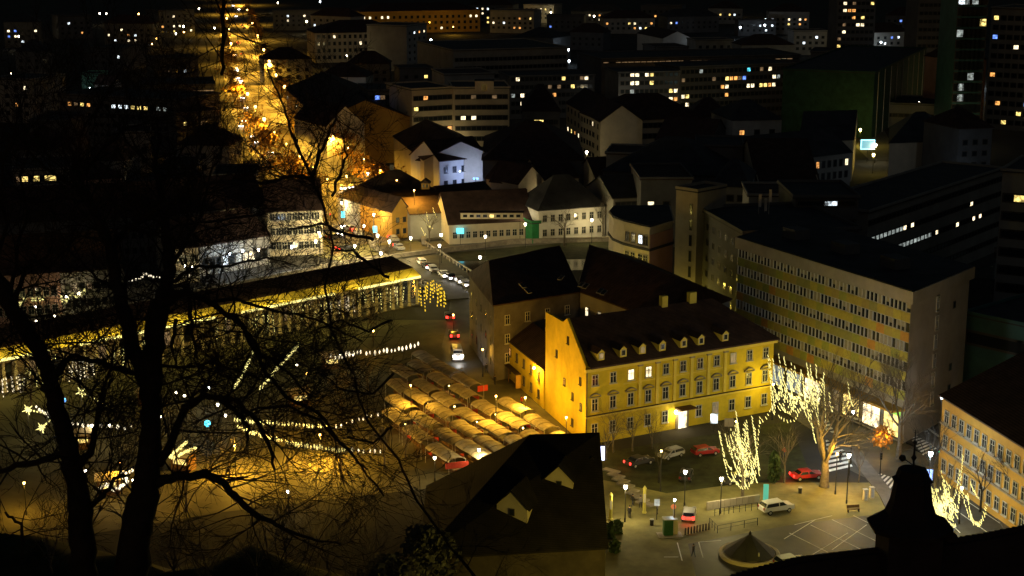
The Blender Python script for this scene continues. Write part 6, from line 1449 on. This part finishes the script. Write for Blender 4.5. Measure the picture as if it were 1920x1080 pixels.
big_tree('leaning dark tree trunk at the left edge, left of two',LT_,1.1,23)
# overhanging tree entering between avenue and white gable
OT_=[[(560,1120,30),(690,1040,6),(740,960,5)],]
MT_=[[(960,1160,8),(905,1100,7),(845,1025,6),(782,940,6),(748,862,5),(688,790,5),(662,705,5),(622,620,5),(610,540,5),(624,460,5),(610,400,5),(598,365,6),(585,335,8)],
 [(585,335,9),(600,290,7),(622,240,6),(632,205,4),(645,180,2)],[(585,335,8),(540,330,7),(500,345,6),(440,335,4),(400,350,3)],[(622,368,7),(640,320,6),(650,290,4),(640,250,3)],
 [(585,330,7),(560,280,6),(540,230,5),(520,170,4),(500,120,3)],[(700,450,7),(660,440,6),(600,420,5),(540,430,4)],[(730,520,7),(700,500,6),(660,470,5),(620,470,3)],[(735,600,6),(690,620,5),(640,600,4),(590,620,3)],[(738,700,6),(700,740,5),(640,730,4),(600,700,3)],[(735,800,6),(700,830,5),(650,820,4)]]
TD=44.0
big_tree('slim dark tree whose crown crosses the avenue and the white gable',MT_,1.2,5)
TD=31.0
R=random.Random(9)
# castle roof edge and chimney turret, bottom right
RY=30.0
def fr_(px,py,Y=RY): return far(px,py,Y)
edge=[(1335,1092),(1420,1066),(1500,1046),(1580,1036),(1650,1028),(1752,1016),(1840,1003),(1925,986),(2060,965)]
dk_r=mat('castle_roof_tiles',(.03,.025,.03),.9,.4,1.5,bump=.4)
o=fr_(1650,1035); CR_=thing('castle_roof','black castle roof edge across the lower right corner','roof',o)
for i,(a,b_) in enumerate(zip(edge[:-1],edge[1:])):
    p,q=fr_(*a)-o,fr_(*b_)-o; m=MB(); dn=Vector((0,-3.2,-4.2)); bk=Vector((0,.5,-1.2))
    m.hexa([p+dn,q+dn,q+bk+Vector((0,0,-2)),p+bk+Vector((0,0,-2))],[p+Vector((0,-.25,-.02)),q+Vector((0,-.25,-.02)),q,p],dk_r); m.build('roof_slope',CR_)
n_=64
tl=MB(); tl.tube([(0,-.1,0),(0,.1,0)],.07,dk_r,6); tlm=tl.mesh('ridge_tile')
for i in range(n_):
    s=i/n_*(len(edge)-1); k=int(s); p=fr_(*edge[k]).lerp(fr_(*edge[k+1]),s-k)-o; ob=link('ridge_tile',tlm,CR_,p+Vector((0,-.1,.0))); ob.rotation_euler=(0,0,math.pi/2)
TU=thing('chimney_turret','black turret with concave cap and finial on the castle roof','turret',fr_(1702,1045,29.6)); bt_=TU.location; S=29.6/F/cP
b=MB(); b.box((0,0,15*S),(104*S,104*S,90*S),dk_r); b.build('base_block',TU)
b=MB(); z0=1045
prof=[(70,62),(72,70),(54,80),(43,93),(35,118),(31,150),(27,172),(24,182)]
b.lathe([(r*S*1.16,z*S) for r,z in prof],dk_r,8,rot=math.pi/8); b.build('concave_roof',TU,smooth=False)
b=MB(); b.lathe([(40*S,160*S),(38*S,163*S),(22*S,173*S),(10*S,180*S),(3*S,183*S)],dk_r,8,rot=math.pi/8); b.build('cap',TU)
b=MB(); b.lathe([(2.2*S,180*S),(2*S,200*S),(6*S,206*S),(2*S,212*S),(1.6*S,232*S),(5*S,236*S),(1.2*S,241*S),(1*S,262*S)],metal,8); b.build('finial',TU)
b=MB(); b.tube([(0,0,228*S),(-18*S,0,236*S)],1.4*S,metal,5); b.tube([(0,0,222*S),(16*S,0,214*S)],1.2*S,metal,5); b.ball((-22*S,0,205*S),7*S,metal,8,6); b.tube([(-22*S,0,205*S),(0,0,190*S)],1.2*S,metal,5); b.build('weather_vane',TU)
p=fr_(1780,1008,29.9); b=MB(); b.ball((0,0,0),16*S,dk_r,12,8,.8); o2=b.build('roof_ball',loc=p,smooth=True); tag(o2,'small dark dome on the castle roof ridge right of the turret','roof ornament')
